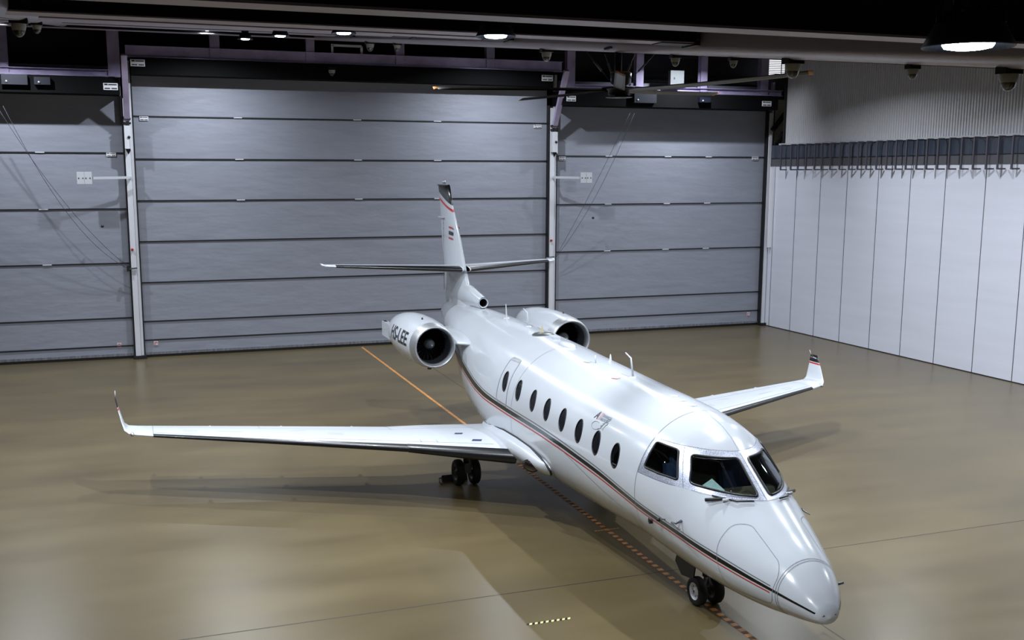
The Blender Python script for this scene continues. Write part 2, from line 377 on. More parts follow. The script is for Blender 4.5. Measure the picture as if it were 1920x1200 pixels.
# sensor boards on arms
def sensor(xa, xb, xe, label):
    e = empty('sensor_board', ((xa+xb)/2, YW-.75, 6.33), label, 'board', 'white boards on arms beside the columns')
    inv = Matrix.Translation(e.location).inverted()
    def pt(mb, nm):
        q = mb.build(nm, e); q.matrix_parent_inverse = inv; return q
    m = MB(); m.box((xa, YW-.78, 6.33), ((xa+xb)/2-.006, YW-.74, 6.75), PLAIN); m.box(((xa+xb)/2+.006, YW-.78, 6.33), (xb, YW-.74, 6.75), PLAIN)
    for fx in (.12, .4, .6, .88): m.lathe([(0, -.01), (.022, -.01), (.022, 0)], INK, (xa+(xb-xa)*fx, YW-.78, 6.53), 'y', 8)
    pt(m, 'board'); m = MB()
    near = xb if xe > xb else xa; m.bar((near+(.04 if xe > xb else -.04), YW-.74, 6.53), (xe, YW-.5, 6.55), .04, .09, PLAIN); m.bar((xe, YW-.5, 6.55), (xe, YW-.28, 6.55), .06, .09, PLAIN)
    m.bar((near-(.1 if xe > xb else -.1), YW-.72, 6.53), (near+(.06 if xe > xb else -.06), YW-.73, 6.53), .03, .05, PLAIN)
    pt(m, 'arm')
sensor(-.86, -.37, .9, 'white two part board with four black dots left of the left column')
sensor(18.22, 18.72, 17.2, 'white two part board with four black dots right of the middle column')

# cables slung across the doors
CABLE = mat('cable_grey', '3d3d47', .6)
def cable(a, b2, sag, label, r=.008):
    a = Vector(a); b2 = Vector(b2); pts = [a.lerp(b2, t/14)+Vector((0, 0, -sag*4*(t/14)*(1-t/14))) for t in range(15)]
    m = MB(); m.tube(pts, r, CABLE, 5); tag(m.build('door_cable'), label, 'cable', 'thin cables hanging in front of the doors')
cable((-3.2, YW-1.3, 8.9), (.7, YW-.35, 3.35), .5, 'upper thin cable sloping down to the left column')
cable((-3.0, YW-1.3, 8.9), (.7, YW-.33, 3.3), .9, 'lower thin cable sloping down to the left column')
cable((20.1, YW-1.3, 9.1), (17.4, YW-.3, 3.4), .15, 'upper thin cable sloping down to the middle column')
cable((20.3, YW-1.3, 9.1), (17.36, YW-.3, 3.3), .5, 'lower thin cable sloping down to the middle column')
for xx, zz in ((-.12, 4.85), (18.9, 4.9)):
    m = MB(); m.lathe([(0, -.05), (.05, -.03), (.05, .03), (0, .05)], INK, (0, 0, 0), 'z', 10)
    o = m.build('cable_weight', loc=(xx, YW-.55, zz)); tag(o, 'small black weight on the cable %s column' % ('left of the left' if xx < 1 else 'right of the middle'), 'weight')

# ------------------------------------------------------------------ right wall
PANEL = mat('white_wall_panel', 'dddfec', .36, coat=.25, noise=((.3, .3, 3), .03), bump=((.5, 1.2, .3), .25, .04))
PJ = mat('panel_joint', '50525c', .5)
CORR = mat('corrugated_steel', 'cfcfd3', .4, metal=.15)
TRIMM = mat('ledge_trim', 'b9b9be', .4); BAND = mat('blue_grey_glass', '3a414f', .18, coat=.6); LOWB = mat('grey_band', '57575c', .5)
wl = MB(); wl.box((XW, -4, 0.0), (XW+.1, YW-.15, 7.2), PANEL)
jy = [40.391, 38.834, 37.187, 35.511, 33.696, 31.959, 30.221, 28.397, 26.663]+[26.663-1.74*k for k in range(1, 16)]
for y in jy: wl.box((XW-.006, y-.014, .03), (XW, y+.014, 7.03), PJ)
wl.box((XW-.02, -4, 0), (XW, YW-.2, .03), INK)
struct(wl.build('wall_right'))
wu = MB(); rows = [[], []]; y = YW-1.15; 
pr = [(0, 0), (.03, 0), (.05, .045), (.09, .045), (.11, 0), (.128, 0)]
ys = []
while y > -4:
    for (dy, dx) in pr[:-1]: ys.append((y-dy, dx))
    y -= .128
wu.grid([[(XW+.04-dx, yy, ZT+.02) for yy, dx in ys], [(XW+.04-dx, yy, 12.6) for yy, dx in ys]], CORR, smooth=False)
wu.box((XW+.1, -4, 7.2), (XW+.16, YW-1.15, 12.6), DKWALL)
wu.box((XW-.1, YW-1.2, 7.9), (XW+.1, YW-1.13, 12.6), DKWALL)
struct(wu.build('wall_upper_right', fixn=False))
t1 = MB(); t1.box((XW-.12, -4, ZT-.04), (XW+.06, YW-.9, ZT+.03), TRIMM); struct(t1.build('trim_1'))
t2 = MB(); t2.box((XW-.05, -4, 7.36), (XW+.05, YW-.2, ZT-.04), BAND); t2.box((XW-.06, -4, 7.34), (XW+.02, YW-.2, 7.365), INK)
for y in [40.0-k*.54*2 for k in range(24)]: t2.box((XW-.055, y-.01, 7.37), (XW-.05, y+.01, ZT-.05), LOWB)
struct(t2.build('trim_2'))
t3 = MB(); t3.box((XW-.035, -4, 7.03), (XW+.05, YW-.2, 7.34), LOWB); struct(t3.build('trim_3'))
# corner louvre, daylight and sandy backing in the gap beside the last column
SAND = mat('sandy_backing', 'b8b09a', .8, noise=((2, 2, 2), .2)); DAY = mat('daylight_slat', 'ffffff', .5, emit='f2f6ff', es=1.3)
g = MB(); g.box((XW-.2, YW+.1, 0.0), (XW+1.6, YW+.15, 9.9), SAND); struct(g.build('wall_corner'))
lo = empty('corner_louvre', (XW-.3, YW-.1, 10.9), 'small louvre glowing with daylight in the upper right corner of the door wall', 'louvre')
for k in range(9):
    m = MB(); z = 10.92+k*.075; m.box((27.25, YW-.02, z), (28.0, YW, z+.042), DAY); m.box((28.06, YW-.02, z), (28.2, YW, z+.042), DAY)
    q = m.build('slat', lo); q.matrix_parent_inverse = Matrix.Translation(lo.location).inverted()
bs = MB(); bs.bar((27.45, YW-.4, 8.55), (28.4, YW-.4, 9.7), .16, .16, DARKM); tag(bs.build('corner_brace'), 'upper dark diagonal brace in the gap beside the corrugated sheet', 'brace')
bs = MB(); bs.bar((27.7, YW-.4, 7.97), (28.4, YW-.4, 8.9), .16, .16, DARKM); tag(bs.build('corner_brace'), 'lower dark diagonal brace in the gap beside the corrugated sheet', 'brace')
cb = MB(); cb.box((27.40, YW-.5, 3.5), (27.565, YW-.42, 7.0), PLATE); 
struct(cb.build('trim_4'))
eb = MB(); eb.box((22.0, YB-.5, 10.25), (22.62, YB-.3, 10.85), mat('box_grey', '5c5f62', .5)); eb.box((22.15, YB-.51, 10.5), (22.2, YB-.5, 10.58), INK); eb.bar((22.3, YB-.35, 10.2), (22.3, YB, 10.2), .05, .05, DARKM)
tag(eb.build('electrical_box'), 'grey electrical box above the right door, right of the ceiling fan mount', 'electrical box')

# hooks on the right wall
HOOK = mat('hook_steel', '5e5b66', .45, metal=.3)
hy = [39.52, 38.8, 38.3, 37.76, 37.18, 36.72, 36.17, 35.59, 35.02, 34.51, 34.01, 33.44, 32.89, 32.39, 31.86, 31.32, 30.82, 30.29, 29.75, 29.19, 28.65, 28.09, 27.6, 27.02]
hroot = None
for i, y in enumerate(hy):
    if hroot is None:
        h = empty('wall_hook', (XW, y, 7.9)); hroot = h
        m = MB(); m.bar((0, 0, 0), (-.36, 0, 0), .05, .05, HOOK); m.box((-.02, -.05, -.08), (0-.12+.115, .05, .05), HOOK); m.build('top_arm', h)
        m = MB(); m.bar((-.35, 0, .02), (-.35, 0, -1.05), .055, .055, HOOK); m.build('hanging_bar', h)
        m = MB(); m.bar((-.35, 0, -1.03), (-.08, -.06, -1.03), .05, .05, HOOK); m.build('foot', h)
    else:
        h = copy_tree(hroot); h.location = (XW, y, 7.9)
    if i == 0: lb = 'grey J shaped wall hook closest to the corner column, first of the row'
    elif i == len(hy)-1: lb = 'grey J shaped wall hook at the right edge of the photo, last of the row'
    else: lb = 'grey J shaped wall hook, %s from the corner column in the row' % ('second third fourth fifth sixth seventh eighth ninth tenth eleventh twelfth thirteenth fourteenth fifteenth sixteenth seventeenth eighteenth nineteenth twentieth twenty-first twenty-second twenty-third'.split()[i-1])
    tag(h, lb, 'hook', 'wall hooks along the blue grey band')

# ------------------------------------------------------------------ roof
PURL = mat('purlin_grey', 'aca1ae', .42, metal=.2, noise=((1.5, 3, 3), .12)); ROOFD = mat('roof_deck', '18181c', .7); GIRD = mat('girder_grey', 'a0969f', .33, metal=.2, bump=((60, 60, 60), .5, .004))
py = [(5.66, 7.555), (12.1, 8.31), (18.6, 9.09), (25.0, 9.87), (31.5, 10.62), (37.9, 11.28)]
rd = MB(); x = -9; rows = [[], []]
while x < XW+.5:
    for dx, dz in ((0, 0), (.12, 0), (.16, .06), (.28, .06)): rows[0].append((x+dx, -4, roofz(-4)+.40+dz)); rows[1].append((x+dx, YW+1, roofz(YW+1)+.40+dz))
    x += .32
rd.grid(rows, ROOFD, smooth=False); struct(rd.build('ceiling', fixn=False))
plb = ['roof beam nearest to the camera, crossing behind the big lamp', 'second roof beam from the camera, ending at the round grey girder above the fan', 'third roof beam from the camera', 'fourth roof beam from the camera', 'fifth roof beam from the camera', 'farthest roof beam, just in front of the doors']
WEB = mat('beam_web_shaded', '2a282d', .5)  # shade above the bottom flange, put into the web and top flange colour
for i, (y, z) in enumerate(py):
    m = MB(); wd = (.2, .28, .3, .32, .3, .3)[i]; x1 = 7.08 if i < 5 else XW; ht = roofz(y)+.4-z
    m.box((-9, y-.0, z), (x1, y+wd, z+.015), PURL); m.box((-9, y+wd/2-.01, z+.015), (x1, y+wd/2+.01, z+ht-.02), WEB); m.box((-9, y, z+ht-.02), (x1, y+wd, z+ht), WEB)
    o = m.build('roof_beam'); tag(o, plb[i], 'roof beam', 'cross beams under the roof')
    if i < 5:
        m = MB(); m.box((7.0, y-.03, z-.03), (7.07, y+wd+.03, z+ht*.8), DARKM); m.box((6.55, y+.02, z-.012), (7.03, y+wd-.02, z), DARKM)
        for k in range(3): m.lathe([(0, -.05), (.02, -.05), (.02, -.03)], INK, (7.03, y-.0, z+.05+k*.08), 'y', 8)
        m.build('end_plate', o, label='dark bolted end plate')
def girder(x0, x1, zo, label):
    m = MB(); ys_ = (-4, YW-1); rows = []
    prof = []
    hw = (x1-x0)/2; xc = (x0+x1)/2; H = .42
    for k in range(25):
        a = -PI+PI*k/24*1.0; prof.append((xc+hw*math.cos(a), .12+.12*math.sin(a)))
    prof = [(x0, H)]+prof+[(x1, H)]
    for yy in ys_: rows.append([(px, yy, 6.72+.1187*yy+zo+pz) for px, pz in prof])
    m.grid(rows, GIRD, closed=False, smooth=True)
    m.add([(xc-.05, -4, 6.72+.1187*-4+zo-.0), (xc+.05, -4, 6.72+.1187*-4+zo), (xc+.05, YW-1, 6.72+.1187*(YW-1)+zo), (xc-.05, YW-1, 6.72+.1187*(YW-1)+zo)], [(0, 1, 2, 3)], GIRD)
    return tag(m.build('roof_girder', fixn=False), label, 'girder', 'round edged girders running to the doors')
girder(7.1, 7.5, 0, 'thick rounded grey girder running from the top right corner towards the doors')
girder(-1.15, -.8, .09, 'rounded grey girder at the top left edge carrying two dome cameras')

# lamps -----------------------------------------------------------
LAMPB = mat('lamp_black', '2a323f', .4, metal=.2); LAMPIN = mat('lamp_inside', '20262e', .3, metal=.6)
LL = D.materials.new('lamp_lens'); LL.use_nodes = True; n_, l_ = nodes_of(LL); n_.clear()
o_ = n_.new('ShaderNodeOutputMaterial'); em = n_.new('ShaderNodeEmission'); em.inputs[0].default_value = (.86, .93, 1, 1); l_.new(em.outputs[0], o_.inputs[0])
em.inputs[1].default_value = 40
def make_lamp():
    e = empty('high_bay_lamp', (0, 0, 0))
    m = MB(); m.lathe([(.06, .2), (.10, .19), (.115, .135), (.165, .115), (.225, -.0), (.22, -.005), (.16, .1), (.11, .09)], LAMPB, n=36); m.build('lamp_shade', e)
    m = MB(); m.lathe([(0, -.014), (.08, -.013), (.115, -.006), (.125, .01), (.125, .1), (0, .1)], LL, n=48); m.build('lens', e)
    ld = D.lights.new('lamp_light', 'AREA'); ld.shape = 'DISK'; ld.size = .22; ld.energy = LAMP_POWER; ld.spread = R(LAMP_SPREAD); ld.color = (.86, .93, 1)
    lo_ = D.objects.new('lamp_light', ld); COL.objects.link(lo_); lo_.parent = e; lo_.location = (0, 0, -.018)
    m = MB(); m.box((-.09, -.09, .12), (.09, .09, .42), LAMPB)
    for k in range(18):
        a = 2*PI*k/18; m.bar((.05*math.cos(a), .05*math.sin(a), .14), (.17*math.cos(a), .17*math.sin(a), .14), .006, .05, LAMPB)
    for a in (0, PI/2, PI, 3*PI/2): m.lathe([(0, .165), (.012, .165), (.012, .15)], CHROME, (.1*math.cos(a+.5), .1*math.sin(a+.5), .01), 'z', 8)
    m.build('driver_box', e)
    m = MB(); m.tube([(-.1, 0, .2), (-.12, 0, .33), (-.07, 0, .42), (0, 0, .45)], .008, LAMPB, 6); m.tube([(0, 0, .42), (0, 0, .6)], .02, LAMPB, 6); m.build('hanger', e)
    return e
lamp_rows = {3.5: [3.76, 9.67, 16.34, 22.38, 27.9, 37.7], 14.2: [15.2, 23.6, 28.9, 37.7], 22.6: [12.0, 19.0, 25.5, 31.8, 38.2], -3.0: [22.38, 28.9, 37.7], 9.6: [15.9]}
vz = {3.76: 7.25, 9.67: 7.965, 16.34: 8.77, 22.38: 9.42, 27.9: 9.98, 37.7: 11.36}
vl = {3.76: 'big black high bay lamp hanging in the top right corner, nearest to the camera', 9.67: 'high bay lamp shining above the middle door, second nearest', 16.34: 'third lit lamp from the right in the row under the roof',
      22.38: 'fourth lit lamp from the right in the row under the roof', 27.9: 'fifth lit lamp from the right, small, next to the leftmost', 37.7: 'smallest leftmost lit lamp of the row under the roof'}
lroot = None
for xr, yl in lamp_rows.items():
    for y in yl:
        if lroot is None: L = make_lamp(); lroot = L
        else: L = copy_tree(lroot)
        z = vz[y] if xr == 3.5 else roofz(y)-(.13 if xr == 14.2 else .02)
        L.location = (xr, y, z); L.scale = (.84,)*3
        rn = {14.2: 'the row right of the girder', 22.6: 'the row beside the right wall', -3.0: 'the leftmost row', 9.6: 'the row'}.get(xr)
        on = ('nearest', 'second', 'third', 'fourth', 'fifth', 'sixth')[yl.index(y)]
        tag(L, vl[y] if xr == 3.5 else ('single high bay lamp hidden by the girder above the jet' if xr == 9.6 else 'high bay lamp, %s from the camera in %s' % (on, rn)), 'lamp', 'high bay lamps under the roof')

# dome cameras hanging from the girders
DOMEW = mat('dome_shell', 'a9a9a4', .4)
def make_dome():
    e = empty('dome_camera', (0, 0, 0))
    m = MB(); m.box((-.16, -.1, -.02), (.16, .1, .08), DARKM); m.build('mount', e)
    m = MB(); m.lathe([(.13, -.02), (.13, -.08), (.11, -.14)], DOMEW, n=24); m.build('housing', e)
    m = MB(); m.lathe([(.11, -.14), (.09, -.2), (.05, -.245), (0, -.26)], CLEARD, n=24); m.build('dome', e)
    m = MB(); m.lathe([(0, -.1), (.05, -.11), (.06, -.16), (.03, -.21), (0, -.215)], INK, n=16); m.build('camera_eye', e)
    return e
gz = lambda y, zo=0: 6.72+.1187*y+zo
doms = [(7.3, 10.45, 0, 1., 'large dome camera under the girder beside the orange right fan tip'), (7.3, 17.6, 0, 1., 'dome camera under the girder just left of the ceiling fan'),
        (7.3, 27.6, 0, 1., 'small dome camera under the girder above the middle beam'), (-.95, 16.0, .09, 1.1, 'dome camera at the far left of the photo, larger of the two there'), (-.95, 20.9, .09, .9, 'smaller dome camera at the top left, right of its larger neighbour'),
        (7.3, 11.67, 0, .55, 'tiny dome camera under the girder left of the daylight louvre'), (7.3, 13.1, 0, .7, 'round sensor under the girder above the grey electrical box'), (7.3, 30.6, 0, 1.3, 'bulky fitting under the girder above the middle door'), (7.3, 7.35, 0, .9, 'dome camera at the top right edge of the photo under the girder'), (7.3, 8.53, 0, .6, 'tiny dome under the girder in front of the corrugated wall')]
dr = None
for x, y, zo, s, lb in doms:
    if dr is None: e = make_dome(); dr = e
    else: e = copy_tree(dr)
    e.location = (x, y, gz(y, zo)-.03); e.scale = (s*.66,)*3; tag(e, lb, 'camera', 'dome cameras under the roof')
e = copy_tree(dr); e.location = (8.1, YW-.95, 10.45); e.scale = (.95,)*3; tag(e, 'dome camera in front of the black housing over the middle door', 'camera', 'dome cameras under the roof')
bb = MB(); bb.bar((8.2, YW-.6, 11.08), (8.2, YW-.6, 11.4), .08, .08, COLW); bb.bar((9.3, YW-.6, 11.08), (9.3, YW-.6, 11.35), .08, .08, COLW); bb.bar((8.2, YW-.6, 11.35), (9.3, YW-.6, 11.35), .08, .08, COLW)
tag(bb.build('pipe_bracket'), 'white pipe bracket standing on the long beam over the middle door', 'bracket')

# ceiling fan ----------------------------------------------------
FANB = mat('fan_blade_dark', '38362f', .4, metal=.4); FANT = mat('fan_tip_orange', 'b8742c', .5)
fh = Vector((7.6, 15.35, 8.0)); HZ = 7.92
fan = empty('ceiling_fan', (7.3, 14.78, 7.92), 'large industrial ceiling fan with long thin blades hanging from the girder', 'ceiling fan')
m = MB(); m.lathe([(0, -.06), (.16, -.05), (.16, .02), (.26, .03), (.26, .05), (.12, .06), (0, .06)], DARKM, n=28); m.build('hub', fan)
m = MB(); m.lathe([(.0, -.1), (.2, -.09), (.0, -.08)], STEEL, n=24); m.box((-.1, -.08, -.08), (.12, .1, .0), DARKM); m.build('hub_cover', fan)
m = MB(); m.lathe([(.08, .06), (.15, .12), (.16, .26), (.14, .28), (0, .28)], SPIN, (.03, 0, 0), n=28, mats=[SPIN, SPIN, FANT, SPIN]); m.build('motor', fan)
m = MB(); m.tube([(-.02, 0, .1), (-.02, 0, .62)], .055, DARKM, 10); m.box((-.2, -.12, .6), (.2, .12, .63), DARKM); m.build('down_rod', fan)
for k, (dx, dy) in enumerate(((-.55, 0), (-.1, .3), (.35, .2), (.5, -.2))):
    m = MB(); a = Vector((dx, dy, .56)); b_ = Vector((dx*.2, dy*.2, .1)); m.tube([a, a.lerp(b_, .5), b_], .006, STEEL, 5)
    m.tube([a.lerp(b_, .3), a.lerp(b_, .6)], .016, STEEL, 6); m.build('guy_wire', fan)
RF = 2.78
LIFT = (.0, .15, .09, .02, -.02)
for k in range(5):
    an = R(-116+72*k); d = Vector((math.cos(an), math.sin(an), 0)); p = Vector((-d.y, d.x, 0))
    rows = []
    for t in range(13):
        r = .2+(RF-.25)*t/12; c = d*r+Vector((0, 0, .015+LIFT[k]*(t/12)**1.3)); wd = .085*(1-.25*t/12)
        rows.append([c-p*wd+Vector((0, 0, .028)), c-p*wd*.4+Vector((0, 0, .03)), c+p*wd*.5+Vector((0, 0, .0)), c+p*wd+Vector((0, 0, -.022)), c+p*wd*.4+Vector((0, 0, -.012)), c-p*wd*.5+Vector((0, 0, .012))])
    m = MB(); m.grid(rows, FANB, closed=True); m.poly(rows[-1], FANB); bl = m.build('fan_blade', fan)
    e_ = rows[-1]; m = MB(); q = d*.06; m.grid([[v for v in e_], [v+q for v in e_]], FANT, closed=True); m.poly([v+q for v in e_], FANT); m.build('blade_tip', bl, label='orange blade tip')

# ------------------------------------------------------------------ the jet
NX, NY, AY = 8.546, 10.866, -1.592
jet = empty('business_jet', (NX, NY, 0), 'white twin engine business jet with black and red side stripe parked in the hangar', 'airplane', rz=AY)
K = [0,-.03,-.1,-.25,-.5,-1,-1.5,-2.0,-2.3,-2.6,-3.0,-4,-5.5,-7.5,-10,-12.5,-14.5,-16,-17.6]
FA = [.0,.134,.216,.335,.462,.66,.812,.92,.97,1.018,1.074,1.155,1.2,1.235,1.25,1.10,.80,.53,.21]
FT = [1.04,1.161,1.268,1.432,1.634,1.879,2.139,2.464,2.663,2.85,2.99,3.088,3.13,3.195,3.285,3.335,3.343,3.28,3.19]
FB = [1.04,.955,.92,.89,.848,.785,.752,.73,.722,.722,.735,.79,.81,.81,.84,1.08,1.60,2.06,2.56]
FN = [2,2,1.98,1.96,1.93,1.90,1.85,1.75,1.69,1.71,1.88,1.97,1.97,1.98,1.98,1.98,1.98,1.98,1.98]
def pchip(X, Y):
    n = len(X); h = [X[i+1]-X[i] for i in range(n-1)]; d = [(Y[i+1]-Y[i])/h[i] for i in range(n-1)]
    m = [d[0]]+[0]*(n-2)+[d[-1]]
    for i in range(1, n-1):
        if d[i-1]*d[i] > 0:
            w1 = 2*h[i]+h[i-1]; w2 = h[i]+2*h[i-1]; m[i] = (w1+w2)/(w1/d[i-1]+w2/d[i])
    def f(x):
        if x <= X[0]: return Y[0]
        if x >= X[-1]: return Y[-1]
        lo, hi = 0, n-1
        while hi-lo > 1:
            k = (lo+hi)//2
            if X[k] <= x: lo = k
            else: hi = k
        t = (x-X[lo])/h[lo]; t2 = t*t; t3 = t2*t
        return (2*t3-3*t2+1)*Y[lo]+(t3-2*t2+t)*h[lo]*m[lo]+(3*t2-2*t3)*Y[lo+1]+(t3-t2)*h[lo]*m[lo+1]
    return f
KK = [-k for k in K]; fa, ft, fb, fn = [pchip(KK, q) for q in (FA, FT, FB, FN)]
def prof(x):
    a, t, b_, n = fa(-x), ft(-x), fb(-x), fn(-x); return a, t, b_, b_+(t-b_)*.48, n
def nb(x):
    x = -x; return 2+.9*min(1, max(0, (x-3.8)/3))*min(1, max(0, (14-x)/1.5))
def ring(x, th):
    a, t, b_, zc, n = prof(x); c, s = math.cos(th), math.sin(th); e = 2/n if s > 0 else 2/nb(x)
    h = (t-zc) if s > 0 else (zc-b_)
    return (x, a*math.copysign(abs(c)**e, c), zc+h*math.copysign(abs(s)**e, s))
def skin_y(x, z):
    a, t, b_, zc, n = prof(x); h = (t-zc) if z > zc else (zc-b_); n = n if z > zc else nb(x)
    q = 1-(abs(z-zc)/max(h, 1e-4))**n
    return a*max(q, 0)**(1/n)
def skin_x(y, z):      # most forward x where the skin passes (y, z)
    def g(x):
        a, t, b_, zc, n = prof(x); h = (t-zc) if z > zc else (zc-b_); n = n if z > zc else nb(x)
        return (abs(y)/max(a, 1e-4))**n+(abs(z-zc)/max(h, 1e-4))**n-1
    lo, hi = -6.0, -.02
    for _ in range(40):
        m = (lo+hi)/2
        if g(m) < 0: lo = m
        else: hi = m
    return lo
def skin_n(x, y, z):
    def g(x, y, z):
        a, t, b_, zc, n = prof(x); h = (t-zc) if z > zc else (zc-b_); n = n if z > zc else nb(x)
        return (abs(y)/a)**n+(abs(z-zc)/h)**n
    e = 1e-3
    v = Vector((g(x+e, y, z)-g(x-e, y, z), g(x, y+e, z)-g(x, y-e, z), g(x, y, z+e)-g(x, y, z-e)))
    return v.normalized()
def on_xz(x, z, s=-1, off=0.):
    p = Vector((x, s*skin_y(x, z), z)); return p+skin_n(*p)*off
def on_yz(y, z, off=0.):
    p = Vector((skin_x(y, z), y, z)); return p+skin_n(*p)*off
def on_xy(x, y, off=0.):   # top side
    a, t, b_, zc, n = prof(x); z = zc+(t-zc)*max(0, 1-(abs(y)/a)**n)**(1/n); p = Vector((x, y, z)); return p+skin_n(*p)*off
def inpoly(px, py_, P_):
    r = False; j = len(P_)-1
    for i in range(len(P_)):
        xi, yi = P_[i]; xj, yj = P_[j]
        if (yi > py_) != (yj > py_) and px < (xj-xi)*(py_-yi)/(yj-yi)+xi: r = not r
        j = i
    return r
def rounded(P_, rad, n=5):
    out = []; N = len(P_)
    for i in range(N):
        p = Vector(P_[i]); a = Vector(P_[i-1])-p; b_ = Vector(P_[(i+1) % N])-p
        ra = min(rad, a.length*.45, b_.length*.45); A = p+a.normalized()*ra; B = p+b_.normalized()*ra
        for k in range(n+1):
            t = k/n; out.append(tuple(A*(1-t)**2+p*2*t*(1-t)+B*t*t))
    return out
# window outlines
SIDEWIN = rounded([(-3.36, 2.643), (-2.874, 2.628), (-2.60, 2.251), (-3.338, 2.27)], .05)     # x, z
WSHIELD = rounded([(.60, 2.60), (.34, 2.608), (.072, 2.612), (.09, 2.207), (.36, 2.218), (.60, 2.236), (.765, 2.248)], .05)  # |y|, z
wc = [(-9.473, 2.474), (-8.664, 2.44), (-7.848, 2.399), (-7.126, 2.374), (-6.382, 2.344), (-5.649, 2.308), (-4.928, 2.27), (-4.209, 2.233)]
def oval(cx, cz, k, sc=1.0, n=28):
    lean = .10-.008*k
    return [(cx+sc*.125*math.cos(a)-lean*.75*math.sin(a)*sc, cz+sc*.185*math.sin(a)) for a in [2*PI*i/n for i in range(n)]]
OV = [oval(cx, cz, k) for k, (cx, cz) in enumerate(wc)]
# x stations and skin grid
xs = [0]
def run(to, st):
    while xs[-1]-st > to+1e-6: xs.append(xs[-1]-st)
    xs.append(to)
run(-.06, .006); run(-.3, .02); run(-1.5, .04); run(-3.455, .0115); run(-4.0, .03); run(-9.8, .0175); run(-17.6, .06)
NT = 360
body = MB(); rows = [[ring(x, 2*PI*(k+.5)/NT) for k in range(NT)] for x in xs]
def skinmat(i, j):
    a = rows[i][j]; b_ = rows[i+1][(j+1) % NT]; x = (a[0]+b_[0])/2; y = (a[1]+b_[1])/2; z = (a[2]+b_[2])/2
    if 1.9 < z < 2.75 and x < -1.4 and x > -9.9:
        if x > -3.6:
            if inpoly(x, z, SIDEWIN) and abs(y) > .5: return None
            if x > -2.85 and inpoly(abs(y), z, WSHIELD): return None
        else:
            for k, (cx, cz) in enumerate(wc):
                if abs(x-cx) < .25 and inpoly(x, z, OV[k]): return None
    return WHITE_F
# fuselage paint: white with aluminium windscreen surround
WHITE_F = WHITE.copy(); WHITE_F.name = 'fuselage_paint'; n_, l_ = nodes_of(WHITE_F); b = n_['Principled BSDF']
tc = n_.new('ShaderNodeTexCoord'); sp = n_.new('ShaderNodeSeparateXYZ'); l_.new(tc.outputs['Object'], sp.inputs[0])
def cmp(sock, op, val):
    q = n_.new('ShaderNodeMath'); q.operation = op; q.inputs[1].default_value = val; l_.new(sock, q.inputs[0]); return q.outputs[0]
def mul(a, b_):
    q = n_.new('ShaderNodeMath'); q.operation = 'MULTIPLY'; l_.new(a, q.inputs[0]); l_.new(b_, q.inputs[1]); return q.outputs[0]
mask = mul(mul(cmp(sp.outputs[0], 'GREATER_THAN', -3.457), cmp(sp.outputs[2], 'GREATER_THAN', 2.165)), cmp(sp.outputs[2], 'LESS_THAN', 2.69))
vn = n_.new('ShaderNodeTexNoise'); vn.inputs['Scale'].default_value = 60; vr = n_.new('ShaderNodeValToRGB')
vr.color_ramp.elements[0].position = .35; vr.color_ramp.elements[1].position = .65; vr.color_ramp.elements[0].color = srgb('9ba0b4'); vr.color_ramp.elements[1].color = srgb('d3d6e2')
l_.new(tc.outputs['Object'], vn.inputs[0]); l_.new(vn.outputs[0], vr.inputs[0])
mc = n_.new('ShaderNodeMixRGB'); src = b.inputs['Base Color'].links[0].from_socket; l_.new(mask, mc.inputs[0]); l_.new(src, mc.inputs[1]); l_.new(vr.outputs[0], mc.inputs[2]); l_.new(mc.outputs[0], b.inputs['Base Color'])
q = n_.new('ShaderNodeMath'); q.operation = 'MULTIPLY'; q.inputs[1].default_value = .6; l_.new(mask, q.inputs[0]); l_.new(q.outputs[0], b.inputs['Metallic'])
q = n_.new('ShaderNodeMath'); q.operation = 'MULTIPLY_ADD'; q.inputs[1].default_value = -.6; q.inputs[2].default_value = .6; l_.new(mask, q.inputs[0]); l_.new(q.outputs[0], b.inputs['Coat Weight'])
q = n_.new('ShaderNodeMath'); q.operation = 'MULTIPLY_ADD'; q.inputs[1].default_value = .14; q.inputs[2].default_value = .22; l_.new(mask, q.inputs[0]); l_.new(q.outputs[0], b.inputs['Roughness'])
body.grid(rows, None, closed=True, mf=skinmat)
body.poly([rows[-1][k] for k in range(NT)], WHITE_F)
# stripes, painted on as thin skins
SX = [0, -.22, -.551, -.971, -1.429, -1.97, -2.609, -3.334, -3.73, -4.641, -5.709, -6.418, -7.6, -9.11, -10.451, -11.455, -12.166, -12.929, -14, -15.2]
SZ = [1.07, 1.172, 1.257, 1.337, 1.415, 1.488, 1.565, 1.640, 1.70, 1.815, 1.885, 1.92, 1.948, 1.955, 1.975, 2.045, 2.15, 2.277, 2.47, 2.68]
fs_ = pchip([-v for v in SX], SZ)
def band(mb, x0, x1, d0, d1, m, step=.06, off=.004, side=(-1, 1)):
    n = max(2, int(abs(x1-x0)/step))
    for s in side:
        r0 = []; r1 = []
        for i in range(n+1):
            x = x0+(x1-x0)*i/n; z = fs_(-x); a = d0(x) if callable(d0) else d0; b_ = d1(x) if callable(d1) else d1
            r0.append(on_xz(x, z+a, s, off)); r1.append(on_xz(x, z+b_, s, off))
        mid = [(p+q_)/2 for p, q_ in zip(r0, r1)]
        for i, p in enumerate(mid): mid[i] = on_xz(p.x, p.z, s, off)
        mb.grid([r0, mid, r1], m)
wk = lambda x: .01+.022*min(1, -x/1.5)+.012*max(0, min(1, (-x-3)/6))+.03*max(0, min(1, (-x-10)/2))
band(body, -.02, -15.0, lambda x: wk(x), lambda x: -wk(x), BLACKP)
band(body, -.62, -15.0, lambda x: wk(x)+.018+.01*min(1, -x/6), lambda x: wk(x)+.03+.022*min(1, -x/6), GREYP)
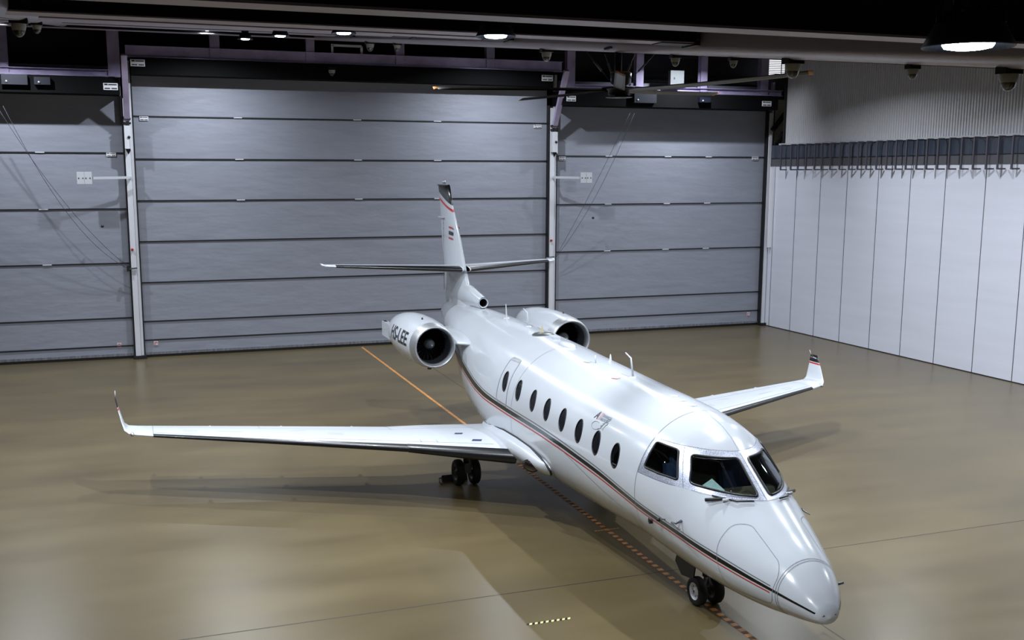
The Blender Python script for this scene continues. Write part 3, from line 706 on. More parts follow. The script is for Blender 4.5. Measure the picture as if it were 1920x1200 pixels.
band(body, -.62, -15.0, lambda x: -wk(x)-.018-.012*min(1, -x/6), lambda x: -wk(x)-.034-.022*min(1, -x/6), REDP)
body.build('fuselage', jet, fixn=False)
def skinline(mb, pts, wd, m, off=.005):
    """thin ribbon along points on the skin"""
    rows_ = [[], []]; N = len(pts)
    for i in range(N):
        p = Vector(pts[i]); a = Vector(pts[max(i-1, 0)]); b_ = Vector(pts[min(i+1, N-1)]); nn = skin_n(*p); d = (b_-a).normalized(); s = d.cross(nn).normalized()*wd/2
        rows_[0].append(p+s+nn*off); rows_[1].append(p-s+nn*off)
    mb.grid(rows_, m, smooth=False)
def dens(P_, n=6, closed=True):
    out = []; N = len(P_)
    for i in range(N if closed else N-1):
        a = P_[i]; b_ = P_[(i+1) % N]
        for k in range(n): out.append((a[0]+(b_[0]-a[0])*k/n, a[1]+(b_[1]-a[1])*k/n))
    out.append(P_[0] if closed else P_[-1])
    return out
# seams
m = MB()
for x in (-.51, -.54, -3.47, -8.85): 
    skinline(m, [ring(x, 2*PI*k/96) for k in range(97)], .008, LINE)
skinline(m, [on_xy(x, 0.001) for x in [-2.35-.12*k for k in range(8)]], .006, LINE)
for s in (-1, 1):
    ND = rounded([(-1.457, 1.30), (-1.53, 1.62), (-1.49, 1.90), (-1.32, 1.93), (-.66, 1.60), (-.56, 1.45), (-.60, 1.05), (-1.40, 1.02)], .12)
    pts = []
    for (x, z) in dens(ND, 4):
        a, t, b_, zc, n = prof(x); z = min(z, t-.06); pts.append(on_xz(x, z, s))
    skinline(m, pts, .007, LINE)
for s in (-1, 1): skinline(m, [on_xz(-6.4+2.4*k/16, 1.86-.44*(k/16)**1.1, s) for k in range(17)], .007, LINE)
m.build('panel_seams', jet, fixn=False)
# cockpit glass, seals
def patch(P_, fn_, nu=22, nv=14):
    xs_ = [p[0] for p in P_]; zs_ = [p[1] for p in P_]; z0, z1 = min(zs_), max(zs_); rows_ = []
    for j in range(nv+1):
        z = z0+(z1-z0)*(.001+.998*j/nv); c = []
        for i in range(len(P_)):
            (xa, za), (xb, zb) = P_[i], P_[(i+1) % len(P_)]
            if (za > z) != (zb > z): c.append(xa+(xb-xa)*(z-za)/(zb-za))
        if len(c) < 2: continue
        a, b_ = min(c), max(c); rows_.append([fn_(a+(b_-a)*i/nu, z) for i in range(nu+1)])
    return rows_
for s, nm in ((-1, 'right'), (1, 'left')):
    m = MB(); m.grid(patch(WSHIELD, lambda y, z: on_yz(s*y, z, .001)), GLASS); m.build('windshield', jet, fixn=False)
    m = MB(); m.grid(patch(SIDEWIN, lambda x, z: on_xz(x, z, s, .001)), GLASS); m.build('cockpit_side_window', jet, fixn=False)
    m = MB()
    m.tube([on_yz(s*y, z, .004) for (y, z) in dens(WSHIELD, 2)[:-1]], .017, SEAL, 6, closed=True); m.tube([on_xz(x, z, s, .004) for (x, z) in dens(SIDEWIN, 2)[:-1]], .017, SEAL, 6, closed=True)
    m.build('window_seal', jet)
# rivets along the frame
m = MB()
def rv(p, nn):
    nn = Vector(nn); u = nn.cross(Vector((0, 0, 1))).normalized()*.006; v = nn.cross(u).normalized()*.006; p = Vector(p)+nn*.004
    m.add([p+u, p+v, p-u, p-v, p+nn*.003], [(0, 1, 4), (1, 2, 4), (2, 3, 4), (3, 0, 4)], RIVET, True)
def rvline(pts, sp_=.035):
    acc = 0
    for i in range(len(pts)-1):
        a = Vector(pts[i]); b_ = Vector(pts[i+1]); L_ = (b_-a).length; t = -acc
        while t+sp_ < L_: t += sp_; p = a.lerp(b_, t/L_); rv(p, skin_n(*p))
        acc = L_-t
for s in (-1, 1):
    for zz in (2.178, 2.676):
        rvline([on_xz(x, zz, s) for x in [-3.44+.05*k for k in range(12)]]); rvline([on_yz(s*y, zz) for y in [.86-.03*k for k in range(29)]][0:])
    rvline([on_yz(s*.035, 2.19+.02*k) for k in range(24)]); rvline([on_xz(-3.43, 2.19+.02*k, s) for k in range(24)])
    for o_ in (.04, .1):
        rvline([on_xz(-2.81+o_*.6-.05+(.36-.0)*(1-k/16), 2.64-.4*(1-k/16), s) for k in range(17)])
m.build('frame_rivets', jet, fixn=False)
m = MB(); 
for s in (-1, 1):
    skinline(m, [on_xz(-2.835+.385*(1-k/20), 2.175+.5*k/20, s) for k in range(21)], .006, LINE)
    for zz in (2.165, 2.69): skinline(m, [on_xz(x, zz, s) for x in [-3.455+.05*k for k in range(17)]]+[on_yz(s*(.72-.036*k), zz) for k in range(21)], .006, LINE)
skinline(m, [on_yz(0.0005, 2.17+.02*k) for k in range(26)], .008, LINE); skinline(m, [on_xz(-3.455, 2.165+.525*k/20, -1) for k in range(21)], .006, LINE)
m.build('frame_joint', jet, fixn=False)
# cockpit interior
m = MB(); m.box((-2.0, -.4, 1.8), (-1.72, .4, 1.98), COCK); m.box((-2.45, -.62, 1.7), (-2.0, .62, 2.1), COCK); m.build('instrument_panel', jet)
m = MB(); rws = [[Vector((x, 0, 0)) for x in (0,)]]
a, t, b_, zc, n = prof(-3.8); m.poly([(-3.8, p[1]*.97, zc+(p[2]-zc)*.97) for p in [ring(-3.8, 2*PI*k/40) for k in range(40)]], COCK); m.build('cockpit_bulkhead', jet)
m = MB(); m.box((-3.8, -.75, 1.35), (-2.3, .75, 1.4), COCK); m.build('cockpit_floor', jet)
for s in (-1, 1):
    m = MB(); m.box((-3.2, s*.48-.23, 1.5), (-2.75, s*.48+.23, 1.72), COCK); m.bar((-3.15, s*.48, 1.65), (-3.32, s*.48, 2.3), .44, .12, COCKB, up=(1, 0, 0)); m.bar((-3.3, s*.48, 2.3), (-3.34, s*.48, 2.5), .22, .09, COCKB, up=(1, 0, 0)); m.build('pilot_seat', jet)
# cabin windows
for s in (-1, 1):
    for k, (cx, cz) in enumerate(wc):
        m = MB(); m.grid(patch(oval(cx, cz, k, 1.0), lambda x, z: on_xz(x, z, s, -.004), 8, 10), CABGLASS); wn = m.build('cabin_window', jet, fixn=False)
        m = MB(); m.tube([on_xz(x, z, s, 0) for (x, z) in oval(cx, cz, k, 1.02)], .011, SEAL, 6, closed=True); m.build('window_rim', wn)
m = MB()
for s in (-1, 1):   # inner cabin lining: dark above, pale sill below
    m.grid([[on_xz(x, z, s, -.12) for x in [-4.0-.2*k for k in range(30)]] for z in (1.6, 1.9, 2.10-.0)], mat('cabin_sill', '8f8a80', .7) if 'cabin_sill' not in MATS else MATS['cabin_sill'])
    m.grid([[on_xz(x, z, s, -.35) for x in [-4.0-.2*k for k in range(30)]] for z in (1.6, 2.1, 2.4, 2.75)], COCK)
m.build('cabin_lining', jet, fixn=False)
# emergency exit outline
EXL = mat('exit_outline', '9a9da4', .5)
m = MB(); EX = rounded([(-9.76, 2.02), (-9.80, 2.92), (-9.30, 2.92), (-9.14, 2.02)], .1)
skinline(m, [on_xz(x, z, -1) for x, z in dens(EX, 8)], .026, EXL, .008); skinline(m, [on_xz(-9.77+.44*k/8, 2.885, -1) for k in range(9)], .05, EXL, .009)
m.build('emergency_exit', jet, fixn=False)
# operator logo on the right side
logo = MB(); LGX, LGZ = -5.36, 2.60
DG = mat('logo_dark', '3a2f3a', .4); RG = mat('logo_rose', 'd29aa0', .4); SG = mat('logo_grey', '8f96a0', .4); TG = mat('logo_text', '6a7488', .4)
# arc-length up the skin from LGZ
def lmap(u, v, x0=LGX, z0=LGZ):
    x = x0+u; z = z0; st = .01; rem = v; sg = 1 if v > 0 else -1; rem = abs(v)
    while rem > 1e-6:
        d = min(st, rem); y0 = skin_y(x, z); y1 = skin_y(x, z+sg*.004); L_ = math.hypot(.004, y1-y0); z += sg*.004*d/L_; rem -= d
    return on_xz(x, z, -1, .005)
def ltext(txt, size, u0, v0, m_, shear=0, bold=0, sx=1):
    vs, fs, w_ = text_mesh(txt, size, shear, bold); logo.add([lmap(u0+v.x*sx, v0+v.y) for v in vs], fs, m_); return w_*sx
LS = .70
ltext('A', .30*LS, 0, 0, DG, .35, .004, .85)
for du in (.20, .24): logo.add([lmap((du+a)*LS, b_*LS) for a, b_ in ((0, -.0), (.028, 0), (.098, .21), (.07, .21))], [(0, 1, 2, 3)], RG)
ltext('DVANCE', .115*LS, .34*LS, .10*LS, TG, .2, .001, .9); ltext('VIATION', .115*LS, .30*LS, -.0, TG, .2, .001, .9)
def lstroke(P_, r):
    pts = [lmap((u-.12)*LS, v*LS) for u, v in P_]; logo.tube(pts, r, SG, 5)
lstroke([(.40+.20*math.cos(a), -.15+.10*math.sin(a)) for a in [R(60+12*k) for k in range(24)]], .004)
lstroke([(.86, .14), (.78, .1), (.72, -.05), (.66, -.17), (.58, -.22)], .005); lstroke([(.66, -.05), (.80, .02), (.90, .13), (.86, .15)], .0035); lstroke([(.62, -.12), (.68, -.08), (.66, -.16), (.74, -.17)], .0035); lstroke([(.88, .03), (.82, -.08), (.78, -.17), (.84, -.18)], .004); lstroke([(.76, -.04), (.90, -.03)], .003)
logo.build('operator_logo', jet, fixn=False, label='small dark, rose and grey airline lettering')
# antennas and roof fittings
def blade(x, y, h, ch, sweep, th=.012, m_=PLAIN, lean=0):
    b0 = on_xy(x, y); mb = MB(); rows_ = []
    for t in (0, .5, 1): 
        c = ch*(1-.45*t); xx = b0.x-sweep*t; zz = b0.z-.01+h*t
        rows_.append([(xx, b0.y-th, zz), (xx+c*.5, b0.y, zz), (xx, b0.y+th, zz), (xx-c*.5, b0.y, zz)])
    mb.grid(rows_, m_, closed=True, smooth=False); mb.poly(rows_[-1], m_); mb.lathe([(0, .012), (ch*.6, .008), (ch*.65, -.01)], m_, b0, 'z', 12)
    return mb
blade(-12.7, 0, .33, .12, .05).build('blade_antenna', jet); 
def bent(x, y, h, tipdx):
    b0 = on_xy(x, y); mb = MB(); mb.tube([b0, b0+Vector((-.1, 0, h)), b0+Vector((-.1-tipdx, 0, h+.06))], [.022, .016, .012], STEEL if False else PLAIN, 6); mb.lathe([(0, .02), (.06, .01), (.07, -.01)], PLAIN, b0, 'z', 12); return mb
bent(-11.34, .05, .3, .25).build('blade_antenna', jet); bent(-5.9, .0, .33, .22).build('blade_antenna', jet)
m = MB(); c = on_xy(-10.3, .0); m.lathe([(0, .03), (.2, .02), (.25, -.02)], STEEL, c, 'z', 20); m.add([c+Vector((-.2, -.02, .02)), c+Vector((-.02, -.02, .02)), c+Vector((-.05, 0, .2)), c+Vector((-.2, .02, .02)), c+Vector((-.02, .02, .02))], [(0, 1, 2), (3, 4, 2), (1, 4, 2), (0, 3, 2)], mat('beige_fin', 'cfc9a8', .5)); m.build('roof_fitting', jet, label='round roof plate with small beige fin')
m = MB(); c = on_xy(-9.75, 0.05); m.box(c+Vector((-.18, -.07, -.02)), c+Vector((.14, .07, .045)), PLAIN); m.build('roof_fitting', jet)
m = MB(); c = on_xy(-8.95, .0); rr = []
for h, sc in ((-.03, 1), (.02, .98), (.045, .8), (.055, .3)): rr.append([(c.x+.34*sc*math.cos(a), c.y+.13*sc*math.sin(a), c.z+h) for a in [2*PI*k/28 for k in range(28)]])
m.grid(rr, PLAIN, closed=True); m.poly(rr[-1], PLAIN); m.build('satellite_antenna', jet)
for (x, y) in ((-7.37, -.22), (-5.98, -.27)):
    m = MB(); skinline(m, [on_xy(x-.13, y-.05), on_xy(x+.02, y), on_xy(x+.0, y+.06)], .02, REDP if y < -.25 else GREYP, .006); m.build('roof_marking', jet, fixn=False)
m = MB(); c = on_xy(-7.25, -.12); m.tube([c, c+Vector((-.03, 0, .14))], .012, PLAIN, 6); m.build('roof_probe', jet)
m = MB(); c = on_xy(-7.57, .33); m.lathe([(.0, .13), (.015, .1), (.03, -.02)], PLAIN, c, 'z', 8); m.build('roof_probe', jet)
m = MB()
for x, y in ((-4.37, 0), (-4.08, .0), (-3.76, 0)): m.lathe([(0, .02), (.07, .015), (.075, -.01)], PLAIN, on_xy(x, y), 'z', 14)
m.build('roof_fitting', jet)
# pitot tubes, vane, wipers
for s in (-1, 1):
    m = MB(); p = on_xz(-2.26, 1.74, s); o1 = Vector((0, s*.13, -.03)); m.tube([p, p+o1], .022, STEEL, 8); m.tube([p+o1+Vector((-.05, 0, 0)), p+o1+Vector((.2, 0, -.02))], [.02, .008], STEEL, 8); m.build('pitot_tube', jet)
    m = MB(); p = on_xz(-2.64, 1.65, s); m.tube([p, p+Vector((-.02, s*.1, .0))], .008, STEEL, 6); m.lathe([(0, -.02), (.03, -.02), (.03, .02), (0, .02)], DARKM, p+Vector((-.02, s*.1, 0)), 'z', 8); m.build('air_data_probe', jet)
    m = MB(); p = on_xz(-3.06, 1.5, s); m.lathe([(0, -.03), (.05, -.03), (.045, .03), (0, .03)], DARKM, p, 'y', 10); m.build('angle_vane', jet)
    m = MB(); P_ = [on_yz(s*.70, 2.085, .05), on_yz(s*.5, 2.15, .035), on_yz(s*.24, 2.15, .03)]; m.tube([P_[0], P_[0].lerp(P_[1], .6), P_[1]], [.028, .022, .012], INK, 6)
    m.tube([on_yz(s*.62, 2.16, .02), on_yz(s*.4, 2.135, .03), on_yz(s*.2, 2.15, .03)], .012, INK, 6); m.tube([P_[1]+Vector((0, s*.05, -.02)), P_[1]+Vector((.02, -s*.08, -.02))], .022, PLAIN, 8); m.build('windshield_wiper', jet)
m = MB(); p = on_xz(-.62, 1.2, 1); m.tube([p, p+Vector((0, .13, .02))], .02, STEEL, 6); m.build('ice_probe', jet)

# sheet of paper lying behind the right windshield
m = MB(); A2W = Matrix.Translation((NX, NY, 0)) @ Matrix.Rotation(AY, 4, 'Z')
pp = []
for q_ in ((-2.251, -.671, 2.264), (-2.207, -.525, 2.375), (-1.944, -.456, 2.267), (-1.985, -.60, 2.16)):
    q_ = Vector(q_); pp.append(A2W @ (q_-skin_n(*q_)*.045))
th_ = Vector((0, 0, -.003))
m.add([p for p in pp]+[p+th_ for p in pp], [(0, 3, 2, 1), (4, 5, 6, 7), (0, 1, 5, 4), (1, 2, 6, 5), (2, 3, 7, 6), (3, 0, 4, 7)], PAPER)
tag(m.build('paper_sheet'), 'pale green paper sheet leaning behind the right windshield of the jet', 'paper')

# ---------------------------------------------------------------- wings
def airfoil(tc, n=18):
    """returns list of (c, t) going TE->upper->LE->lower->TE, c 0..1 from LE"""
    up = []; 
    for i in range(n+1):
        c = (1-math.cos(PI*i/n))/2; t = 5*tc*(.2969*math.sqrt(c)-.126*c-.3516*c*c+.2843*c**3-.1036*c**4); up.append((c, t))
    return [(c, t) for c, t in up[::-1]]+[(c, -t*.85) for c, t in up[1:-1]]
def loft(mb, st, m_, s, mf=None, n=18, sel=None, off=0):
    rows_ = []
    for (y, xl, xt, z, tc, phi) in st:
        c_ = xl-xt; nrm = Vector((0, -s*math.sin(phi), math.cos(phi))); r = []
        for (c, t) in airfoil(tc, n):
            if sel and c > sel: continue
            sg = 1 if t >= 0 else -1
            r.append(Vector((xl-c*c_+(off if c < .002 else 0), s*y, z))+nrm*(t*c_+sg*off*(1 if t else 0)))
        rows_.append(r)
    mb.grid(rows_, m_, closed=not sel, mf=mf); return rows_
def lerp_st(st, y):
    for a, b_ in zip(st, st[1:]):
        if a[0] <= y <= b_[0]:
            t = (y-a[0])/(b_[0]-a[0]); return tuple(a[i]+(b_[i]-a[i])*t for i in range(6))
    return st[-1]
WST = [(.85, -7.94, -11.42, 1.13, .14, 0), (1.3, -8.25, -11.46, 1.135, .14, 0), (2.3, -8.93, -11.64, 1.15, .13, 0), (3.21, -9.56, -11.69, 1.165, .115, 0), (5.7, -10.8, -12.36, 1.21, .1, 0), (8.22, -12.04, -13.02, 1.256, .095, 0), (8.42, -12.15, -13.07, 1.262, .09, 0)]
WLT = [(8.42, -12.15, -13.07, 1.262, .09, 0), (8.59, -12.25, -13.1, 1.278, .085, R(28)), (8.68, -12.34, -13.13, 1.34, .08, R(62)), (8.725, -12.48, -13.15, 1.48, .075, R(76)), (8.785, -12.68, -13.17, 1.70, .07, R(76)), (8.793, -12.72, -13.18, 1.74, .07, R(76)), (8.797, -12.74, -13.18, 1.755, .07, R(76)), (8.84, -12.9, -13.2, 1.93, .07, R(76))]
for s, nm in ((-1, 'right'), (1, 'left')):
    wing = MB(); loft(wing, WST, PLAIN, s)
    wo = wing.build('wing', jet)
    m = MB(); loft(m, [lerp_st(WST, y) for y in (1.33, 2.0, 2.7, 3.2)], BOOT, s, sel=.085, off=.014); loft(m, [lerp_st(WST, y) for y in (3.2, 4.5, 5.7, 6.9, 8.1)], BOOT, s, sel=.075, off=.008); m.build('leading_edge_boot', wo, fixn=False)
    m = MB(); rws = loft(m, WLT, PLAIN, s, mf=lambda i, j: REDP if i == 4 else (BLACKP if i == 6 else PLAIN)); m.poly(rws[-1], BLACKP)
    m.tube([rws[-1][0]+Vector((.02, 0, -.01)), rws[-1][0]+Vector((-.06, s*(-.0), .1))], .008, PLAIN, 5); m.build('winglet', wo)
    m = MB(); p0 = Vector((-12.2, s*8.52, 1.27)); m.lathe([(0, .05), (.03, .04), (.045, -.02), (.03, -.2)], CHROME, p0, 'x', 10); m.build('navigation_light', wo)
    # control surface gaps on the upper skin
    m = MB()
    def wpt(y, c):
        st_ = lerp_st(WST, y); t = 5*st_[4]*(.2969*math.sqrt(c)-.126*c-.3516*c*c+.2843*c**3-.1036*c**4); ch = st_[1]-st_[2]; return Vector((st_[1]-c*ch, s*y, st_[3]+t*ch+.0035))
    def wl_(a, b_, wd=.008, m_=LINE, n=10):
        P_ = [wpt(a[0]+(b_[0]-a[0])*k/n, a[1]+(b_[1]-a[1])*k/n) for k in range(n+1)]; rr = [[], []]
        for i in range(n+1):
            d = (P_[min(i+1, n)]-P_[max(i-1, 0)]).normalized(); sd = d.cross(Vector((0, 0, 1))).normalized()*wd/2; rr[0].append(P_[i]+sd); rr[1].append(P_[i]-sd)
        m.grid(rr, m_, smooth=False)
    wl_((1.5, .72), (3.2, .72)); wl_((3.2, .72), (5.9, .72)); wl_((5.9, .74), (8.1, .76)); wl_((3.2, .72), (3.2, .98)); wl_((5.9, .72), (5.9, .98)); wl_((8.1, .05), (8.1, .98)); wl_((1.6, .14), (8.1, .16))
    wl_((2.9, .13), (2.9, .2)); wl_((2.6, .13), (2.6, .2)); wl_((4.3, .35), (4.6, .35)); wl_((4.3, .42), (4.6, .42)); wl_((6.3, .4), (6.8, .4)); wl_((5.0, .6), (5.35, .52)); wl_((7.2, .3), (7.5, .3)); wl_((7.2, .42), (7.5, .42))
    BLUEM = MATS.get('blue_mark') or mat('blue_mark', '2b3c5c', .4)
    wl_((1.95, .42), (2.1, .42), .13, BLUEM, 3); wl_((1.75, .22), (1.92, .22), .13, BLUEM, 3)
    m.build('panel_seams', wo, fixn=False)
    for yy in (3.9, 5.4, 6.9):
        m = MB(); st_ = lerp_st(WST, yy); m.lathe([(0, st_[2]-.18), (.04, st_[2]-.1), (.055, st_[2]+.15), (.04, st_[2]+.45), (0, st_[2]+.6)], PLAIN, (0, s*yy, st_[3]-.05), 'x', 12); m.build('flap_fairing', wo)
    # root fairing
    rt = MB(); rows_ = []; tx = [(-6.93, 1.30, 1.21, .0), (-6.97, 1.34, 1.15, .04), (-7.1, 1.39, 1.09, .15), (-7.4, 1.44, 1.0, .22), (-7.83, 1.49, .93, .26), (-8.6, 1.50, .86, .30), (-9.4, 1.47, .84, .30), (-10.28, 1.37, .84, .28), (-11.1, 1.22, .88, .22), (-11.9, 1.12, .95, .12), (-12.8, 1.12, 1.06, .02)]
    for i in range(60):
        x = -6.93-i*(12.8-6.93)/59
        for a, b_ in zip(tx, tx[1:]):
            if b_[0] <= x <= a[0]: t = (x-a[0])/(b_[0]-a[0]); zt, zb, dd = [a[j]+(b_[j]-a[j])*t for j in (1, 2, 3)]; break
        r = []
        for k in range(17):
            q_ = k/16; z = zt+(zb-zt)*q_; p = on_xz(x, z, s, -.004); nn = Vector((0, s, 0)); r.append(p+nn*dd*max(math.sin(PI*q_), .0)**.38 if 0 < k < 16 else p)
        rows_.append(r)
    rt.grid(rows_, PLAIN); rt.build('wing_root_fairing', wo, fixn=False)
    m = MB(); BL = [(-11.6, 1.1), (-11.1, 1.2), (-10.48, 1.32), (-9.4, 1.47), (-8.6, 1.5), (-7.83, 1.49), (-7.26, 1.42), (-7.0, 1.33), (-6.93, 1.24), (-7.0, 1.16), (-7.25, 1.08), (-7.6, 1.0), (-8.2, .93)]
    m.tube([on_xz(x, z, s, .004)+Vector((0, s, 0))*.03*max(0, min(1, (x+7.9)/.8)) for x, z in dens(BL, 4, False)], .022, INK, 6); m.build('fairing_seal', wo, label='black sealing strip')
    m = MB(); rr = []
    cpt = Vector((-7.48, s*1.33, 1.22)); ax = Vector((-.86, s*.42, 0)).normalized()
    nn = Vector((.42, s*.86, .1)).normalized(); up = nn.cross(ax).normalized()
    for k in range(6):
        q_ = k/5*PI/2; rr.append([cpt+nn*.07*math.sin(q_)+(ax*.2*math.cos(a)+up*.105*math.sin(a))*math.cos(q_) for a in [2*PI*i/24 for i in range(24)]])
    m.grid(rr, LENS, closed=True); m.tube([cpt+(ax*.205*math.cos(a)+up*.11*math.sin(a)) for a in [2*PI*i/24 for i in range(24)]], .012, INK, 6, closed=True); m.build('landing_light', wo)
# tail plane
TST = [(.08, -15.85, -17.55, 4.2, .1, 0), (.6, -16.2, -17.75, 4.2, .095, 0), (3.2, -17.92, -18.7, 4.2, .085, 0), (3.36, -18.1, -18.74, 4.2, .08, 0)]
for s in (-1, 1):
    m = MB(); rws = loft(m, TST, PLAIN, s); m.poly(rws[-1], PLAIN); ho = m.build('horizontal_stabilizer', jet)
    m = MB(); loft(m, [lerp_st(TST, y) for y in (.12, 1, 2, 3.1)], BOOT, s, sel=.24, off=.01); m.build('leading_edge_boot', ho, fixn=False)
    m = MB(); m.tube([(-18.1, s*3.36, 4.21), (-18.3, s*3.40, 4.22), (-18.78, s*3.38, 4.22)], [.02, .035, .012], PLAIN, 8); m.build('tip_cap', ho)
# fin
m = MB(); fr = []
FST = [(2.9, -15.2, -17.75, .13), (3.5, -15.55, -17.88, .12), (3.85, -15.75, -17.98, .11), (4.25, -16.03, -18.08, .1), (5.0, -16.5, -18.28, .09), (5.82, -17.03, -18.47, .085), (5.90, -17.1, -18.5, .085), (6.02, -17.17, -18.52, .08), (6.38, -17.45, -18.62, .07)]
def finsec(z, xl, xt, tc, zs=0):
    c_ = xl-xt; return [Vector((xl-c*c_, t*c_ if k <= 18 else -abs(t)*c_*1.17, z+zs*(c-.5))) for k, (c, t) in enumerate(airfoil(tc))]
for (z, xl, xt, tc) in FST:
    zs = {5.82: .32, 5.90: .32, 6.02: .34}.get(z, 0.0); fr.append(finsec(z, xl, xt, tc, zs))
m.grid(fr, WHITE, closed=True, mf=lambda i, j: REDP if i == 5 else (BLACKP if i >= 7 else WHITE)); m.poly(fr[-1], BLACKP)
fin = m.build('vertical_fin', jet)
m = MB(); m.box((-18.6, -.03, 6.37), (-17.55, .03, 6.4), BLACKP); m.tube([(-18.0, 0, 6.42), (-18.0, 0, 6.52)], [.05, .035], CHROME, 10); m.build('beacon_light', fin)
m = MB()
for s in (-1, 1):
    for zz, cc in ((5.25, REDP), (5.10, BLACKP), (4.96, REDP)):
        h = .022 if cc is REDP else .05; y_ = .105+ (5.3-zz)*.012
        m.add([(-17.28, s*(y_-.022), zz-h+.01), (-16.86, s*(y_-.004), zz-h), (-16.86, s*(y_-.004), zz+h), (-17.28, s*(y_-.022), zz+h+.01)], [(0, 1, 2, 3)], cc)
m.build('tail_flag', fin, fixn=False)
m = MB()
for s in (-1, 1):
    m.tube([(-17.75-.03*k, s*(.085-.004*k), 3.5+.5*k) for k in range(5)], .006, LINE, 4)
    m.bar((-18.35, s*.06, 5.5), (-17.75, s*.1, 5.5), .05, .02, PLAIN)
    for zz in (5.35, 5.2, 5.0): m.lathe([(0, 0), (.02, s*.01)], INK, (-17.75, s*.085, zz), 'y', 6)
m.build('rudder_hinge', fin)
m = MB(); rr = []
for (x, z, ry, rz) in ((-14.46, 3.52, .13, .145), (-14.55, 3.52, .145, .16), (-15.0, 3.55, .16, .2), (-15.5, 3.58, .17, .27), (-16.2, 3.56, .16, .33), (-17.0, 3.5, .12, .33), (-17.7, 3.45, .06, .3)):
    rr.append([(x, ry*math.cos(a), z-.03+rz*math.sin(a)) for a in [2*PI*k/28 for k in range(28)]])
m.grid(rr, WHITE, closed=True); m.lathe([(.13, -14.46), (.1, -14.48), (.095, -14.9), (0, -14.95)], INK, (0, 0, 3.49), 'x', 24, mats=[PLAIN, INK, INK]); 
m.box((-17.2, -.1, 3.2), (-15.3, .1, 3.45), WHITE)
m.build('air_intake', fin)
m = MB(); m.lathe([(.215, -17.6), (.19, -17.75), (.12, -17.85), (0, -17.88)], PLAIN, (0, 0, 2.875), 'x', 24); mm_ = m.build('tail_cone', jet); mm_.scale = (1, 1, 1)

# ---------------------------------------------------------------- engines
EY, EZ = 1.72, 2.70
NP = [(-12.86, .435), (-12.80, .465), (-12.84, .50), (-12.98, .525), (-13.15, .542), (-13.5, .565), (-14.0, .58), (-14.6, .575), (-15.1, .545), (-15.6, .48), (-16.0, .40), (-15.98, .36), (-15.5, .3)]
for s in (-1, 1):
    e = Vector((0, s*EY, EZ)); m = MB()
    m.lathe([(r, x) for x, r in NP[4:]], WHITE, e, 'x', 56, mats=[WHITE]*6+[DUCT, DUCT]); eng = m.build('engine_nacelle', jet)
    m = MB(); m.lathe([(.42, -13.0), (.425, -12.9), (.435, -12.86), (.45, -12.825), (.465, -12.80), (.485, -12.815), (.5, -12.85), (.513, -12.92), (.5255, -12.99), (.5425, -13.15)], CHROME, e, 'x', 56); m.build('intake_lip', eng)
    m = MB(); m.lathe([(.42, -13.0), (.41, -13.5)], DUCT, e, 'x', 48); m.lathe([(.41, -13.5), (0, -13.52)], INK, e, 'x', 48); m.build('intake_duct', eng, fixn=False)
    m = MB()
    for k in range(24):
        a0 = 2*PI*k/24; r0 = []; r1 = []
        for t in range(5):
            r = .11+.295*t/4; tw = .1+.09*t/4; a = a0+.12*t/4
            r0.append(e+Vector((-13.36, r*math.cos(a-tw), r*math.sin(a-tw)))); r1.append(e+Vector((-13.47, r*math.cos(a+tw*.5), r*math.sin(a+tw*.5))))
        m.grid([r0, r1], BLADE)
    m.build('fan_blades', eng, fixn=False)
    m = MB(); m.lathe([(0, -13.1), (.03, -13.115), (.075, -13.17), (.115, -13.28), (.135, -13.4)], SPIN, e, 'x', 24); m.lathe([(0, -13.09), (.012, -13.1)], PLAIN, e, 'x', 8); m.build('spinner', eng)
    # pylon
    m = MB(); rws = []
    for y, xl, xt, z in ((.6, -12.35, -15.6, 2.78), (.95, -12.6, -15.5, 2.76), (1.1, -12.8, -15.5, 2.75), (1.22, -12.95, -15.5, 2.74)):
        c_ = xl-xt; rws.append([Vector((xl-c*c_, s*y, z+t*c_)) for c, t in airfoil(.07)])
    m.grid(rws, WHITE, closed=True); m.build('engine_pylon', eng)
    # reverser pod outboard and lower fittings
    m = MB(); m.box((-16.55, s*(EY+.36)-.07, EZ-.22), (-15.3, s*(EY+.36)+.07, EZ+.16), WHITE); m.box((-16.56, s*(EY+.36)-.04, EZ+.155), (-16.3, s*(EY+.36)+.04, EZ+.165), INK); m.build('reverser_arm', eng)
    m = MB(); m.lathe([(0, -.05), (.05, -.04), (.05, .04), (0, .05)], INK, (-13.35, s*EY, EZ-.57), 'z', 10); m.lathe([(0, -.03), (.02, -.03), (.02, .04)], INK, (-14.2, s*(EY+.05), EZ-.6), 'z', 8); m.tube([(-13.6, s*(EY+.1), EZ+.55), (-13.62, s*(EY+.1), EZ+.6)], .02, INK, 6); m.build('drain_mast', eng)
    # registration
    vs, fs, w_ = text_mesh('HS-LEE', .48, 0, .01); m = MB(); sx = 1.22; x0 = -15.35 if s < 0 else -13.55
    def nr(x):
        for (xa, ra), (xb, rb) in zip(NP[2:], NP[3:]):
            if xb <= x <= xa: return ra+(rb-ra)*(x-xa)/(xb-xa)
        return .58
    out = []
    for v in vs:
        x = (-13.38-(w_-v.x)*1.12) if s < 0 else (-13.38-v.x*1.12); r = nr(x)+.005; a = (v.y-.17)/.58+R(14); out.append(e+Vector((x, s*r*math.cos(a), r*math.sin(a))))
    m.add(out, fs, BLACKP); m.build('registration_letters', eng, fixn=False)

